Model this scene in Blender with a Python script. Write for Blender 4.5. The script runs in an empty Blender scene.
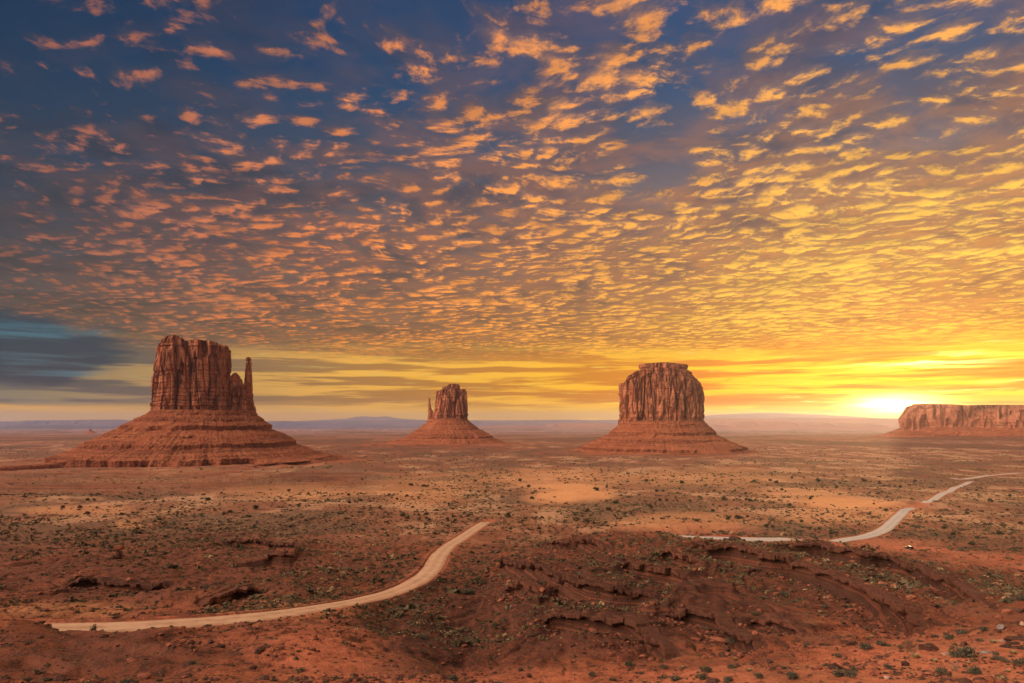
import bpy, bmesh, math, random
import numpy as np

scene = bpy.context.scene
R = math.radians

# ------------------------------------------------------------------ camera
W, H, F, HOR = 1024, 683, 667.0, 418.0      # picture size, focal length in pixels, row of the eye level
EYE = 140.0                                  # eye level above z = 0
cam_d = bpy.data.cameras.new('camera')
cam = bpy.data.objects.new('camera', cam_d)
scene.collection.objects.link(cam)
cam_d.sensor_width = 36.0
cam_d.lens = 36.0 * F / W
cam_d.shift_y = (HOR - H / 2) / W
cam_d.clip_start = 0.5
cam_d.clip_end = 300000.0
cam.location = (0, 0, EYE)
cam.rotation_euler = (R(90), 0, 0)
scene.camera = cam
scene.render.resolution_x, scene.render.resolution_y = W, H

# ------------------------------------------------------------------ colour management
vs = scene.view_settings
scene.display_settings.display_device = 'sRGB'
vs.view_transform = 'Standard'
vs.look = 'None'
vs.exposure = 0.0
vs.gamma = 1.0
vs.use_curve_mapping = False
scene.cycles.use_denoising = True
scene.cycles.max_bounces = 5
scene.cycles.diffuse_bounces = 3
scene.cycles.volume_bounces = 1
scene.cycles.sample_clamp_indirect = 4.0

SUN_AZ, SUN_EL = 30.6, 2.2                   # degrees right of the view axis, above the horizon


def lin(r, g, b):
    """sRGB 0-255 to linear"""
    f = lambda c: c / 12.92 if c <= 0.04045 else ((c + 0.055) / 1.055) ** 2.4
    return (f(r / 255), f(g / 255), f(b / 255), 1.0)


class S:
    """a node socket with arithmetic"""
    nt = None

    def __init__(self, s): self.s = s

    @staticmethod
    def new(t): return S.nt.nodes.new(t)

    @staticmethod
    def put(sock, v):
        if isinstance(v, S): S.nt.links.new(v.s, sock)
        elif isinstance(v, (tuple, list)) and len(v) != len(sock.default_value):
            sock.default_value = tuple(v)[:len(sock.default_value)]
        else: sock.default_value = v

    @staticmethod
    def m(op, a, b=None, c=None, clamp=False):
        n = S.new('ShaderNodeMath'); n.operation = op; n.use_clamp = clamp
        S.put(n.inputs[0], a)
        if b is not None: S.put(n.inputs[1], b)
        if c is not None: S.put(n.inputs[2], c)
        return S(n.outputs[0])

    def __add__(a, b): return S.m('ADD', a, b)
    def __radd__(a, b): return S.m('ADD', b, a)
    def __sub__(a, b): return S.m('SUBTRACT', a, b)
    def __rsub__(a, b): return S.m('SUBTRACT', b, a)
    def __mul__(a, b): return S.m('MULTIPLY', a, b)
    def __rmul__(a, b): return S.m('MULTIPLY', b, a)
    def __truediv__(a, b): return S.m('DIVIDE', a, b)
    def __rtruediv__(a, b): return S.m('DIVIDE', b, a)
    def __pow__(a, b): return S.m('POWER', a, b)


def smax(a, b): return S.m('MAXIMUM', a, b)
def smin(a, b): return S.m('MINIMUM', a, b)
def sabs(a): return S.m('ABSOLUTE', a)
def sat(a): return S.m('ADD', a, 0.0, clamp=True)


def ss(a, b, x, lo=0.0, hi=1.0, smooth=True):
    n = S.new('ShaderNodeMapRange')
    n.interpolation_type = 'SMOOTHSTEP' if smooth else 'LINEAR'
    n.clamp = True
    if a > b: a, b, lo, hi = b, a, hi, lo
    S.put(n.inputs[0], x)
    for i, v in enumerate((a, b, lo, hi)): S.put(n.inputs[1 + i], v)
    return S(n.outputs[0])


def vec(x, y, z=0.0):
    n = S.new('ShaderNodeCombineXYZ')
    for i, v in enumerate((x, y, z)): S.put(n.inputs[i], v)
    return S(n.outputs[0])


def sep(v):
    n = S.new('ShaderNodeSeparateXYZ'); S.put(n.inputs[0], v)
    return S(n.outputs[0]), S(n.outputs[1]), S(n.outputs[2])


def vop(op, a, b):
    n = S.new('ShaderNodeVectorMath'); n.operation = op
    S.put(n.inputs[0], a)
    S.put(n.inputs['Scale'] if op == 'SCALE' else n.inputs[1], b)
    return S(n.outputs['Value'] if op in ('DOT_PRODUCT', 'LENGTH', 'DISTANCE') else n.outputs[0])


def noise(v, scale=1.0, detail=3.0, rough=0.5, dist=0.0, col=False, dims='3D'):
    n = S.new('ShaderNodeTexNoise'); n.noise_dimensions = dims
    S.put(n.inputs['Vector'], v); S.put(n.inputs['Scale'], scale)
    S.put(n.inputs['Detail'], detail); S.put(n.inputs['Roughness'], rough); S.put(n.inputs['Distortion'], dist)
    return S(n.outputs['Color' if col else 'Fac'])


def voro(v, scale=1.0, feature='F1', rnd=1.0):
    n = S.new('ShaderNodeTexVoronoi'); n.feature = feature
    S.put(n.inputs['Vector'], v); S.put(n.inputs['Scale'], scale); S.put(n.inputs['Randomness'], rnd)
    return S(n.outputs['Distance'])


def mix(a, b, f, blend='MIX'):
    n = S.new('ShaderNodeMix'); n.data_type = 'RGBA'; n.blend_type = blend; n.clamp_factor = True
    S.put(n.inputs[0], f); S.put(n.inputs[6], a); S.put(n.inputs[7], b)
    return S(n.outputs[2])


def ramp(x, stops, interp='LINEAR'):
    n = S.new('ShaderNodeValToRGB'); S.put(n.inputs[0], x)
    cr = n.color_ramp; cr.interpolation = interp
    while len(cr.elements) < len(stops): cr.elements.new(0.5)
    for e, (p, c) in zip(cr.elements, stops): e.position = p; e.color = c
    return S(n.outputs[0])


# ------------------------------------------------------------------ world: dawn sky with altocumulus
world = bpy.data.worlds.new('World')
scene.world = world
world.use_nodes = True


def build_sky():
    nt = world.node_tree; nt.nodes.clear(); S.nt = nt
    out = S.new('ShaderNodeOutputWorld')
    d = S(S.new('ShaderNodeTexCoord').outputs['Generated'])
    x, y, z = sep(d)
    zc = smax(z, 0.0)
    el = S.m('ARCSINE', zc) * (180 / math.pi)                     # elevation in degrees
    az = S.m('ARCTAN2', x, y) * (180 / math.pi)                   # azimuth, right positive
    sd = (math.sin(R(SUN_AZ)) * math.cos(R(1.0)), math.cos(R(SUN_AZ)) * math.cos(R(1.0)), math.sin(R(1.0)))
    g = vop('DOT_PRODUCT', d, sd)
    ang = S.m('ARCCOSINE', smin(g, 1.0)) * (180 / math.pi)        # degrees from the sun
    back = ss(60, 100, S.m('ABSOLUTE', az))                       # sky behind the viewer

    # clear air
    sky = S.new('ShaderNodeTexSky'); sky.sky_type = 'NISHITA'; sky.sun_disc = False
    sky.sun_elevation = R(SUN_EL); sky.sun_rotation = R(SUN_AZ)
    sky.air_density = 1.4; sky.dust_density = 2.0; sky.ozone_density = 3.0
    nish = mix((0, 0, 0, 1), S(sky.outputs[0]), 1.0)
    warm = ss(72, 12, ang, smooth=False)                          # 1 at the sun, 0 far from it
    blue = ramp(el * (1 / 40.0), [(0.0, lin(180, 140, 90)), (0.10, lin(110, 100, 94)), (0.25, lin(66, 76, 94)),
                                  (0.5, lin(18, 52, 80)), (0.8, lin(4, 44, 80)), (1.0, lin(4, 48, 90))])
    gold = ramp(el * (1 / 40.0), [(0.0, lin(255, 205, 60)), (0.15, lin(232, 164, 60)), (0.4, lin(140, 116, 104)),
                                  (0.65, lin(48, 86, 124)), (1.0, lin(28, 82, 140))])
    clear = mix(blue, gold, warm)

    # planar altocumulus sheet
    k = 1.16 / (zc + 0.055)
    px, py = x * k, y * k
    p = vec(px, py, 0.0)
    wv = noise(p, 1.1, 2.0, 0.5, col=True)
    wv2 = noise(p, 5.0, 2.0, 0.5, col=True)
    pw = vop('ADD', p, vop('SCALE', vop('SUBTRACT', wv, (0.5, 0.5, 0.5)), 0.40))
    pw = vop('ADD', pw, vop('SCALE', vop('SUBTRACT', wv2, (0.5, 0.5, 0.5)), 0.07))
    sx, sy = math.sin(R(SUN_AZ)), math.cos(R(SUN_AZ))
    pt = vop('ADD', pw, (sx * 0.035, sy * 0.035, 0.0))            # a step towards the sun
    def dens(q):
        return noise(q, 8.5, 7.0, 0.64) * 0.70 + (0.70 - voro(q, 8.0, 'F1')) * 0.30 + 0.10
    n0, n1 = dens(pw), dens(pt)
    big = noise(p, 0.75, 3.0, 0.5)
    cov = ss(28, 8, el) * 0.045 + warm * 0.085 + (big - 0.5) * 0.44 + (noise(p, 2.7, 2.0, 0.5) - 0.5) * 0.24 - 0.026
    puff = ss(0.465, 0.64, n0 + cov)
    lit = sat((n0 - n1) * 9.0 + 0.06)
    # grey mauve veil that the puffs grow out of
    veil_n = noise(pw, 2.2, 5.0, 0.6)
    veil = sat(ss(0.36, 0.70, veil_n + cov * 0.8 + ss(26, 9, el) * 0.20)) * ss(35, 16, el, 0.62, 0.95)
    veil_c = mix(ramp(el * (1 / 40.0), [(0.0, lin(120, 108, 96)), (0.15, lin(98, 84, 80)), (0.35, lin(64, 62, 72)), (0.6, lin(32, 56, 82)), (1.0, lin(10, 50, 88))]),
                 ramp(el * (1 / 40.0), [(0.0, lin(236, 168, 44)), (0.15, lin(180, 118, 52)), (0.32, lin(154, 106, 74)), (0.55, lin(106, 92, 98)), (1.0, lin(48, 80, 118))]), warm)
    lit_c = ramp(warm, [(0.0, lin(150, 92, 78)), (0.22, lin(206, 122, 74)), (0.42, lin(240, 142, 60)), (0.65, lin(255, 166, 56)), (0.85, lin(255, 186, 58)), (1.0, lin(255, 206, 66))])
    lit_c = mix(lit_c, mix(lin(200, 120, 84), lin(250, 182, 96), warm), ss(11, 30, el) * 0.5)
    body_c = mix(veil_c, lit_c, 0.13)
    veil_c = mix(veil_c, vop('MULTIPLY', veil_c, (0.60, 0.58, 0.62)), ss(0.36, 0.60, noise(p, 1.3, 4.0, 0.55)) * 0.95)
    c = mix(clear, veil_c, veil)
    sheet = ss(0.40, 0.66, noise(pw, 3.4, 4.0, 0.58) + cov * 0.9)
    sheet_c = ramp(warm, [(0.0, lin(92, 72, 76)), (0.25, lin(120, 82, 74)), (0.5, lin(156, 102, 74)), (0.75, lin(178, 114, 64)), (1.0, lin(222, 150, 50))])
    c = mix(c, sheet_c, sheet * ss(0.0, 0.55, warm, 0.40, 0.60) * ss(30, 13, el, 0.36, 1.0) * ss(4, 14, el, 0.60, 1.0))
    pc = mix(body_c, lit_c, lit)
    pc = mix(pc, lit_c, ss(0.56, 0.80, n0 + cov) * 0.80)
    fade = ss(2.8, 6.5, el)
    pc = vop('SCALE', pc, ss(0.35, 0.62, noise(p, 2.6, 3.0, 0.5), 0.74, 1.04))
    c = mix(c, pc, puff * fade * ss(0.0, 0.5, warm, 0.80, 1.0))

    # low streaks near the horizon
    sv = vec(az * 0.035, el * 0.62, 0.0)
    sw = noise(sv, 1.6, 3.0, 0.5, col=True)
    svw = vop('ADD', sv, vop('SCALE', vop('SUBTRACT', sw, (0.5, 0.5, 0.5)), 0.35))
    st = noise(svw, 1.7, 5.0, 0.55)
    st2 = noise(svw, 4.3, 4.0, 0.6)
    low = ss(6.9, 4.2, el)
    low_a = ramp(warm, [(0.0, lin(60, 82, 98)), (0.2, lin(104, 98, 94)), (0.45, lin(170, 128, 76)), (0.8, lin(204, 132, 26)), (1.0, lin(214, 126, 4))])
    low_b = ramp(warm, [(0.0, lin(110, 122, 112)), (0.2, lin(176, 146, 102)), (0.45, lin(238, 184, 88)), (0.8, lin(252, 196, 40)), (1.0, lin(255, 210, 30))])
    lc = mix(low_a, low_b, ss(0.46, 0.555, st))
    lc = mix(lc, ramp(warm, [(0.0, lin(170, 160, 120)), (0.5, lin(214, 200, 130)), (0.8, lin(255, 235, 110)), (1.0, lin(255, 246, 160))]), ss(0.60, 0.74, st2) * ss(0.0, 0.6, warm, 0.3, 0.9))
    c = mix(c, lc, low * 0.9)
    # bright clear slot on the horizon itself
    slot = ss(1.25, 0.55, el + (st - 0.5) * 2.0) * ss(0.3, 0.8, warm, 1.0, 0.5)
    slot_c = ramp(warm, [(0.0, lin(226, 172, 84)), (0.4, lin(246, 186, 66)), (0.7, lin(255, 204, 40)), (1.0, lin(255, 232, 60))])
    c = mix(c, slot_c, slot)
    # teal opening low on the left
    hole_e = el + (noise(vec(az * 0.10, el * 0.25), 1.0, 4.0, 0.55) - 0.5) * 5.0
    hole_a = az + (noise(vec(az * 0.06, el * 0.5), 1.3, 4.0, 0.55) - 0.5) * 14.0
    hole = ss(-29.5, -32.5, hole_a) * ss(2.0, 3.2, hole_e) * ss(7.2, 6.2, hole_e) * ss(-80, -60, az)
    hole_c = mix(lin(24, 60, 84), lin(62, 118, 138), ss(0.48, 0.66, st))
    c = mix(c, hole_c, hole * 0.9)
    # glow round the sun behind the mesa
    da, de = az - SUN_AZ + 0.8, el - 0.95
    halo = S.m('EXPONENT', S.m('MULTIPLY', (da * da) * (1 / 95.0) + (de * de) * (1 / 13.0), -1.0))
    core = S.m('EXPONENT', S.m('MULTIPLY', (da * da) * (1 / 7.0) + (de * de) * (1 / 0.5) + (st2 - 0.5) * 2.4, -1.0))
    c = mix(c, (0.55, 0.31, 0.03, 1), halo * 0.55 * ss(0.42, 0.56, st2, 0.05, 1.6), 'ADD')
    da2, de2 = az - 31.5, el - 4.1 - (st - 0.5) * 2.0
    gleam = S.m('EXPONENT', S.m('MULTIPLY', (da2 * da2) * (1 / 14.0) + (de2 * de2) * (1 / 0.22), -1.0))
    c = mix(c, (1.7, 1.4, 0.65, 1), gleam * ss(0.44, 0.55, st2), 'ADD')
    c = mix(c, (4.0, 3.4, 1.5, 1), core, 'ADD')
    # deepen the sky's own contrast and colour
    gm = S.new('ShaderNodeGamma'); S.put(gm.inputs[0], c); gm.inputs[1].default_value = 1.18; c = vop('SCALE', S(gm.outputs[0]), 1.13)
    hs = S.new('ShaderNodeHueSaturation'); S.put(hs.inputs['Color'], c); hs.inputs['Saturation'].default_value = 1.0; c = S(hs.outputs[0])
    # clouds overhead and behind the viewer, outside the picture, brightened to fill the land
    over = smax(ss(36, 62, el), back)
    oc = mix(lin(222, 194, 172), lin(255, 226, 192), puff)
    fill_lobe = ss(0.60, 0.96, vop('DOT_PRODUCT', d, (-0.84, -0.20, 0.50)))       # added glow behind and to the left, lights the rock faces
    c = mix(c, vop('SCALE', oc, fill_lobe * FILL_LOBE + OVERHEAD), over * 0.9)

    bg1 = S.new('ShaderNodeBackground'); S.put(bg1.inputs[0], nish); S.put(bg1.inputs[1], 0.05)
    bg2 = S.new('ShaderNodeBackground'); S.put(bg2.inputs[0], c); S.put(bg2.inputs[1], 0.95)
    add = S.new('ShaderNodeAddShader')
    nt.links.new(bg1.outputs[0], add.inputs[0]); nt.links.new(bg2.outputs[0], add.inputs[1])
    nt.links.new(add.outputs[0], out.inputs[0])


OVERHEAD, FILL_LOBE = 0.40, 8.6  # brightness of the unseen sky and of the fill glow added to it
build_sky()
world.cycles.sampling_method = 'MANUAL'
world.cycles.sample_map_resolution = 512

# ------------------------------------------------------------------ sun, just risen behind the mesa on the right
sun_d = bpy.data.lights.new('sun', 'SUN')
sun_d.energy = 1.6
sun_d.angle = R(2.0)
sun_d.color = (1.0, 0.56, 0.22)
sun = bpy.data.objects.new('sun', sun_d)
scene.collection.objects.link(sun)
sun.rotation_euler = (R(90 - SUN_EL), 0, R(180 - SUN_AZ))

# ================================================================== helpers
rng = np.random.default_rng(7)
_perm = rng.permutation(1024).astype(np.int64)
_perm = np.concatenate([_perm, _perm])
_grad = rng.normal(size=(1024, 3)); _grad /= np.linalg.norm(_grad, axis=1)[:, None]


def pn(x, y, z=0.0):
    """gradient noise, about -0.7..0.7"""
    x, y, z = np.broadcast_arrays(np.asarray(x, float), np.asarray(y, float), np.asarray(z, float))
    xi, yi, zi = np.floor(x).astype(np.int64), np.floor(y).astype(np.int64), np.floor(z).astype(np.int64)
    fx, fy, fz = x - xi, y - yi, z - zi
    u, v, w = fx * fx * fx * (fx * (fx * 6 - 15) + 10), fy * fy * fy * (fy * (fy * 6 - 15) + 10), fz * fz * fz * (fz * (fz * 6 - 15) + 10)
    xi &= 1023; yi &= 1023; zi &= 1023

    def c(i, j, k):
        h = _perm[(_perm[(_perm[(xi + i) & 1023] + yi + j) & 1023] + zi + k) & 1023]
        g = _grad[h]
        return g[..., 0] * (fx - i) + g[..., 1] * (fy - j) + g[..., 2] * (fz - k)
    a = c(0, 0, 0) * (1 - u) + c(1, 0, 0) * u
    b = c(0, 1, 0) * (1 - u) + c(1, 1, 0) * u
    lo = a * (1 - v) + b * v
    a = c(0, 0, 1) * (1 - u) + c(1, 0, 1) * u
    b = c(0, 1, 1) * (1 - u) + c(1, 1, 1) * u
    hi = a * (1 - v) + b * v
    return lo * (1 - w) + hi * w


def fbm(x, y, z=0.0, o=4, r=0.5):
    t, a = 0.0, 1.0
    for i in range(o):
        f = 2.03 ** i
        t = t + a * pn(np.asarray(x) * f + 17.3 * i, np.asarray(y) * f - 9.1 * i, np.asarray(z) * f + 3.7 * i)
        a *= r
    return t


def sstep(a, b, x):
    t = np.clip((x - a) / (b - a), 0, 1)
    return t * t * (3 - 2 * t)


C = scene.collection


def new_mesh(name, verts, faces, mat=None, smooth=False, attrs=None):
    """faces: (n,4) or (n,3) array, or a list of both"""
    me = bpy.data.meshes.new(name)
    verts = np.asarray(verts, np.float32)
    fl = faces if isinstance(faces, list) else [faces]
    fl = [np.asarray(f, np.int32) for f in fl if len(f)]
    me.vertices.add(len(verts)); me.vertices.foreach_set('co', verts.ravel())
    idx = np.concatenate([f.ravel() for f in fl])
    cnt = np.concatenate([np.full(len(f), f.shape[1], np.int32) for f in fl])
    me.loops.add(len(idx)); me.loops.foreach_set('vertex_index', idx)
    st = np.concatenate([[0], np.cumsum(cnt)[:-1]]).astype(np.int32)
    me.polygons.add(len(cnt)); me.polygons.foreach_set('loop_start', st); me.polygons.foreach_set('loop_total', cnt)
    me.update(calc_edges=True)
    me.polygons.foreach_set('use_smooth', np.full(len(cnt), bool(smooth)))
    for k, v in (attrs or {}).items():
        a = me.attributes.new(k, 'FLOAT_COLOR', 'POINT')
        a.data.foreach_set('color', np.asarray(v, np.float32).ravel())
    if mat: me.materials.append(mat)
    return me


def obj(name, me, parent=None, **props):
    o = bpy.data.objects.new(name, me); C.objects.link(o)
    if parent is not None: o.parent = parent
    for k, v in props.items(): o[k] = v
    return o


def thing(name, label, cat, loc=(0, 0, 0), rz=0.0, group=None, scale=1.0):
    o = bpy.data.objects.new(name, None); C.objects.link(o)
    o.empty_display_size = 0.1
    o.location = loc; o.rotation_euler = (0, 0, rz); o.scale = (scale,) * 3
    o['label'] = label; o['category'] = cat
    if group: o['group'] = group
    return o


def dup(root, loc, rz, scale, label, group=None):
    r = root.copy(); C.objects.link(r); r.location = loc; r.rotation_euler = (0, 0, rz)
    r.scale = scale if isinstance(scale, tuple) else (scale,) * 3
    r['label'] = label
    if group: r['group'] = group
    for ch in root.children:
        c = ch.copy(); C.objects.link(c); c.parent = r
    return r


def grid_faces(nr, nc, wrap=False):
    i = np.arange(nr - 1)[:, None]; j = np.arange(nc if wrap else nc - 1)[None, :]
    j2 = (j + 1) % nc
    a = i * nc + j; b = i * nc + j2; c = (i + 1) * nc + j2; d = (i + 1) * nc + j
    return np.stack([a, b, c, d], -1).reshape(-1, 4)


def material(name, build, rough=0.95):
    m = bpy.data.materials.new(name); m.use_nodes = True
    nt = m.node_tree; nt.nodes.clear(); S.nt = nt
    out = S.new('ShaderNodeOutputMaterial')
    b = S.new('ShaderNodeBsdfPrincipled'); b.inputs['Roughness'].default_value = rough
    b.inputs['Specular IOR Level'].default_value = 0.15
    nt.links.new(b.outputs[0], out.inputs[0])
    col, bump = build()
    S.put(b.inputs['Base Color'], col)
    if bump is not None:
        h, dist = bump
        bn = S.new('ShaderNodeBump'); bn.inputs['Strength'].default_value = 1.0
        S.put(bn.inputs['Distance'], dist); S.put(bn.inputs['Height'], h)
        nt.links.new(bn.outputs[0], b.inputs['Normal'])
    return m


def position():
    return S(S.new('ShaderNodeNewGeometry').outputs['Position'])


def attr(name):
    n = S.new('ShaderNodeAttribute'); n.attribute_name = name
    return S(n.outputs['Color'])


def local():
    return S(S.new('ShaderNodeTexCoord').outputs['Object'])


def rgb(*c): return (c[0], c[1], c[2], 1.0)


# ================================================================== terrain
_rows = np.array([683, 660, 630, 600, 575, 550, 525, 505, 490, 480, 470, 460, 450, 440, 436, 432, 430, 427, 424, 421.5])
_Y = np.array([62, 85, 130, 195, 265, 365, 510, 700, 950, 1200, 1550, 2050, 2800, 4300, 6500, 12000, 16000, 26000, 42000, 80000.])
_h = (_rows - HOR) * _Y / F
_Yk = np.concatenate([[0, 4, 12, 25, 42], _Y]); _hk = np.concatenate([[1.75, 2.8, 6.5, 11.6, 17.4], _h])
_lk = np.log(_Yk + 10)


def base_h(Y):
    """depth of the bare slope below the eye, in metres, at forward distance Y"""
    q = np.log(np.clip(Y, 0, 80000) + 10)
    e = 0.04
    return sum(np.interp(q + k * e, _lk, _hk) for k in (-1.5, -0.5, 0.5, 1.5)) / 4 + 0 * q


def row_of(Y):
    Y = np.maximum(Y, 1.0)
    return HOR + F * base_h(Y) / Y


_vn = np.array([543, 552, 560, 568, 578, 590, 605, 625, 645, 665, 700.])
_un = np.array([300, 400, 470, 540, 620, 740, 850, 930, 1010.])
_off = np.array([
    [0, 0, 0, 0, 0, 0, -1, -1, -1, 0, 0],
    [0, 0, 0, -1, -2, -3, -5, -5, -3, -1, 0],
    [0, 0, 0, -1, -3, -5, -8, -9, -7, -2, 0],
    [0, 2, 5, 6, 4, 1, -4, -8, -9, -3, 0],
    [0, 2, 9, 12, 9, 4, -2, -7, -8, -2, 0],
    [0, 2, 10, 13, 10, 4, -2, -6, -7, 0, 0],
    [0, 1, 7, 9, 7, 3, -1, -4, -4, 0, 0],
    [0, 0, 2, 4, 4, 2, 0, -1, -1, 0, 0],
    [0, 0, 0, 0, 0, 0, 0, 0, 0, 0, 0.]]) * 1.07


def table(u, v):
    iu = np.clip(np.searchsorted(_un, u) - 1, 0, len(_un) - 2); iv = np.clip(np.searchsorted(_vn, v) - 1, 0, len(_vn) - 2)
    tu = sstep(_un[iu], _un[iu + 1], u); tv = np.clip((v - _vn[iv]) / (_vn[iv + 1] - _vn[iv]), 0, 1)
    a = _off[iu, iv] * (1 - tu) + _off[iu + 1, iv] * tu
    b = _off[iu, iv + 1] * (1 - tu) + _off[iu + 1, iv + 1] * tu
    return a * (1 - tv) + b * tv


def _ctr(px, Y): return ((px - 512) / F * Y, Y)


# centre of each butte, radius of its debris skirt, height and reach of the apron
APRONS = [_ctr(203, 1930) + (380, 5, 130), _ctr(448, 3300) + (330, 16, 170), _ctr(661, 2600) + (290, 8, 110), _ctr(1075, 5200) + (1150, 22, 330)]


def smooth_z(X, Y, mounds=True):
    """the ground without its ledges and fine relief"""
    X = np.asarray(X, float); Y = np.asarray(Y, float)
    z = EYE - base_h(Y)
    Ys = np.maximum(Y, 5.0)
    u = 512 + F * X / Ys; v = row_of(Ys)
    z = z + np.where(Y > 20, table(u, v), 0)
    for (px, py, a, rx, ry) in (MOUNDS if mounds else ()):
        Ym = _inv(py); Xm = (px - 512) / F * Ym
        z = z + a * np.exp(-((X - Xm) / rx) ** 2 - ((Y - Ym) / ry) ** 2)
    d = np.hypot(X, Y)
    # thin dipping strata stand out as small steps over the ridge and the cut basin
    ridge = np.maximum(sstep(430, 520, u) * sstep(1010, 900, u) * sstep(548, 556, v) * sstep(652, 636, v), 0.55 * sstep(20, 120, u) * sstep(430, 380, u) * sstep(536, 545, v) * sstep(600, 588, v)) * (Y > 20)
    pl = z - (0.050 * X - 0.035 * Y) + fbm(X / 34, Y / 34, 2.2, 3) * 2.6 + fbm(X / 9, Y / 9, 2.9, 3) * 1.1
    q = pl / 3.1; fr_ = q - np.floor(q)
    stp = (np.floor(q) + sstep(0.40, 0.50, fr_)) * 3.1 - pl
    z = z + ridge * stp * 0.75 * sstep(-0.25, 0.2, fbm(X / 20, Y / 20, 14.0, 2))
    # debris aprons spreading from the feet of the buttes
    for (bx, by, r0_, hgt, wd) in APRONS:
        rb = np.hypot(X - bx, Y - by); an = np.arctan2(X - bx, Y - by)
        rb = rb * (1 + 0.16 * fbm(np.cos(an) * 2.4 + bx, np.sin(an) * 2.4, 3.0, 4))
        z = z + hgt * np.exp(-np.maximum(rb - r0_, 0) / wd)
    # broad swells of the plain
    z = z + fbm(X / 420, Y / 420, 0.3, 3) * 7 * sstep(500, 1600, d) * (1 - 0.6 * sstep(5000, 9000, d))
    z = z + fbm(X / 90, Y / 90, 1.7, 3) * 2.2 * sstep(60, 200, d) * (1 - sstep(2000, 4000, d))
    return z


def _inv(py):
    ys = np.geomspace(20, 79000, 3000)
    return float(np.interp(-py, -row_of(ys)[::1], ys))


# px, py on the bare slope, height, half width, half depth
MOUNDS = [(-24, 647, 7.0, 13, 10), (152, 632, 2.0, 9, 7), (356, 605, 2.2, 5, 7), (60, 655, 2.5, 16, 9), (250, 660, 2.0, 14, 7),
          (300, 640, 1.5, 10, 8), (910, 506.5, 6.5, 46, 22), (488, 520, 2.5, 60, 22), (575, 496, 5.5, 45, 45), (700, 528, 2.5, 60, 24),
          (845, 500, 4.5, 55, 40), (950, 472, 6, 120, 60), (20, 500, 5, 160, 50), (250, 505, 4.0, 120, 30), (100, 545, 2.5, 40, 20),
          (230, 553, 3.5, 60, 16), (300, 560, 3.0, 30, 14), (60, 575, 2.0, 40, 14), (440, 515, 3.0, 60, 30), (400, 550, 2.0, 25, 16),
          (640, 470, 7, 160, 70), (350, 476, 6, 140, 60), (780, 512, 3, 60, 26), (990, 520, 3, 50, 25)]


def fine(X, Y):
    d = np.hypot(X, Y)
    n = fbm(X / 22, Y / 22, 4.0, 4, 0.55) * 1.5 * sstep(45, 110, d)
    n = n + fbm(X / 5, Y / 5, 7.0, 4, 0.6) * 0.42 * sstep(20, 70, d)
    # rills running down the slopes
    w = fbm(X / 30, Y / 30, 9.0, 2)
    ril = np.abs(pn(X / 7 + w * 1.5, Y / 24 + w, 11.0))
    n = n - (1 - sstep(0, 0.22, ril)) * 0.55 * sstep(100, 160, d) * (1 - sstep(500, 700, d))
    return n


def march(px, py, zf, lo=30.0, hi=30000.0):
    """forward distance at which the view ray through a pixel first meets the surface zf"""
    ys = np.geomspace(lo, hi, 2600)
    x = (px - 512) / F * ys
    r = HOR + F * (EYE - zf(x, ys)) / ys
    k = np.argmax(r <= py)
    if r[k] > py: k = len(ys) - 1
    if k == 0: return ys[0]
    t = (r[k - 1] - py) / max(r[k - 1] - r[k], 1e-6)
    return ys[k - 1] + (ys[k] - ys[k - 1]) * min(max(t, 0), 1)


def plan(pts, zf):
    out = []
    for (px, py) in pts:
        Y = march(px, py, zf); out.append(((px - 512) / F * Y, Y))
    return np.array(out)


def resample(p, step):
    seg = np.hypot(*np.diff(p, axis=0).T); s = np.concatenate([[0], np.cumsum(seg)])
    n = max(int(s[-1] / step), 2)
    t = np.linspace(0, s[-1], n + 1)
    return np.stack([np.interp(t, s, p[:, 0]), np.interp(t, s, p[:, 1])], 1), t


# ledges: polyline in the picture, height of the rock face, reach of the step
LEDGES = [
    ([(546, 541), (562, 543), (580, 545), (600, 549), (622, 557)], 2.6, 16),
    ([(500, 563), (520, 569), (545, 577), (562, 586), (585, 591), (612, 595), (640, 597), (667, 596)], 2.8, 16),
    ([(622, 566), (640, 570), (660, 574), (692, 580)], 2.4, 14),
    ([(690, 546), (704, 550), (725, 553), (747, 557), (770, 562), (792, 567), (814, 573), (832, 580), (862, 592), (880, 602), (897, 611), (912, 620), (925, 629)], 3.0, 16),
    ([(775, 540), (798, 545), (822, 550), (842, 556), (862, 560), (884, 562), (902, 567), (920, 574), (937, 582), (952, 588), (965, 594), (992, 610)], 2.6, 13),
    ([(538, 610), (560, 613), (587, 615), (610, 618), (627, 622), (645, 630), (660, 640), (680, 656)], 2.4, 12),
    ([(660, 611), (690, 614), (712, 617), (727, 625), (745, 638), (765, 652)], 2.2, 12),
    ([(660, 553), (672, 556), (690, 562), (702, 570)], 2.0, 10),
    ([(510, 581), (530, 584), (545, 590)], 1.8, 10),
    ([(193, 605), (212, 600), (236, 592), (262, 588)], 1.6, 9),
    ([(222, 541), (250, 543), (278, 546), (310, 549)], 2.6, 16),
    ([(272, 556), (285, 559), (298, 557)], 3.4, 12),
    ([(60, 583), (95, 581), (130, 586), (178, 586)], 1.8, 14),
    ([(752, 622), (790, 630), (815, 633)], 1.6, 9),
]
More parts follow.
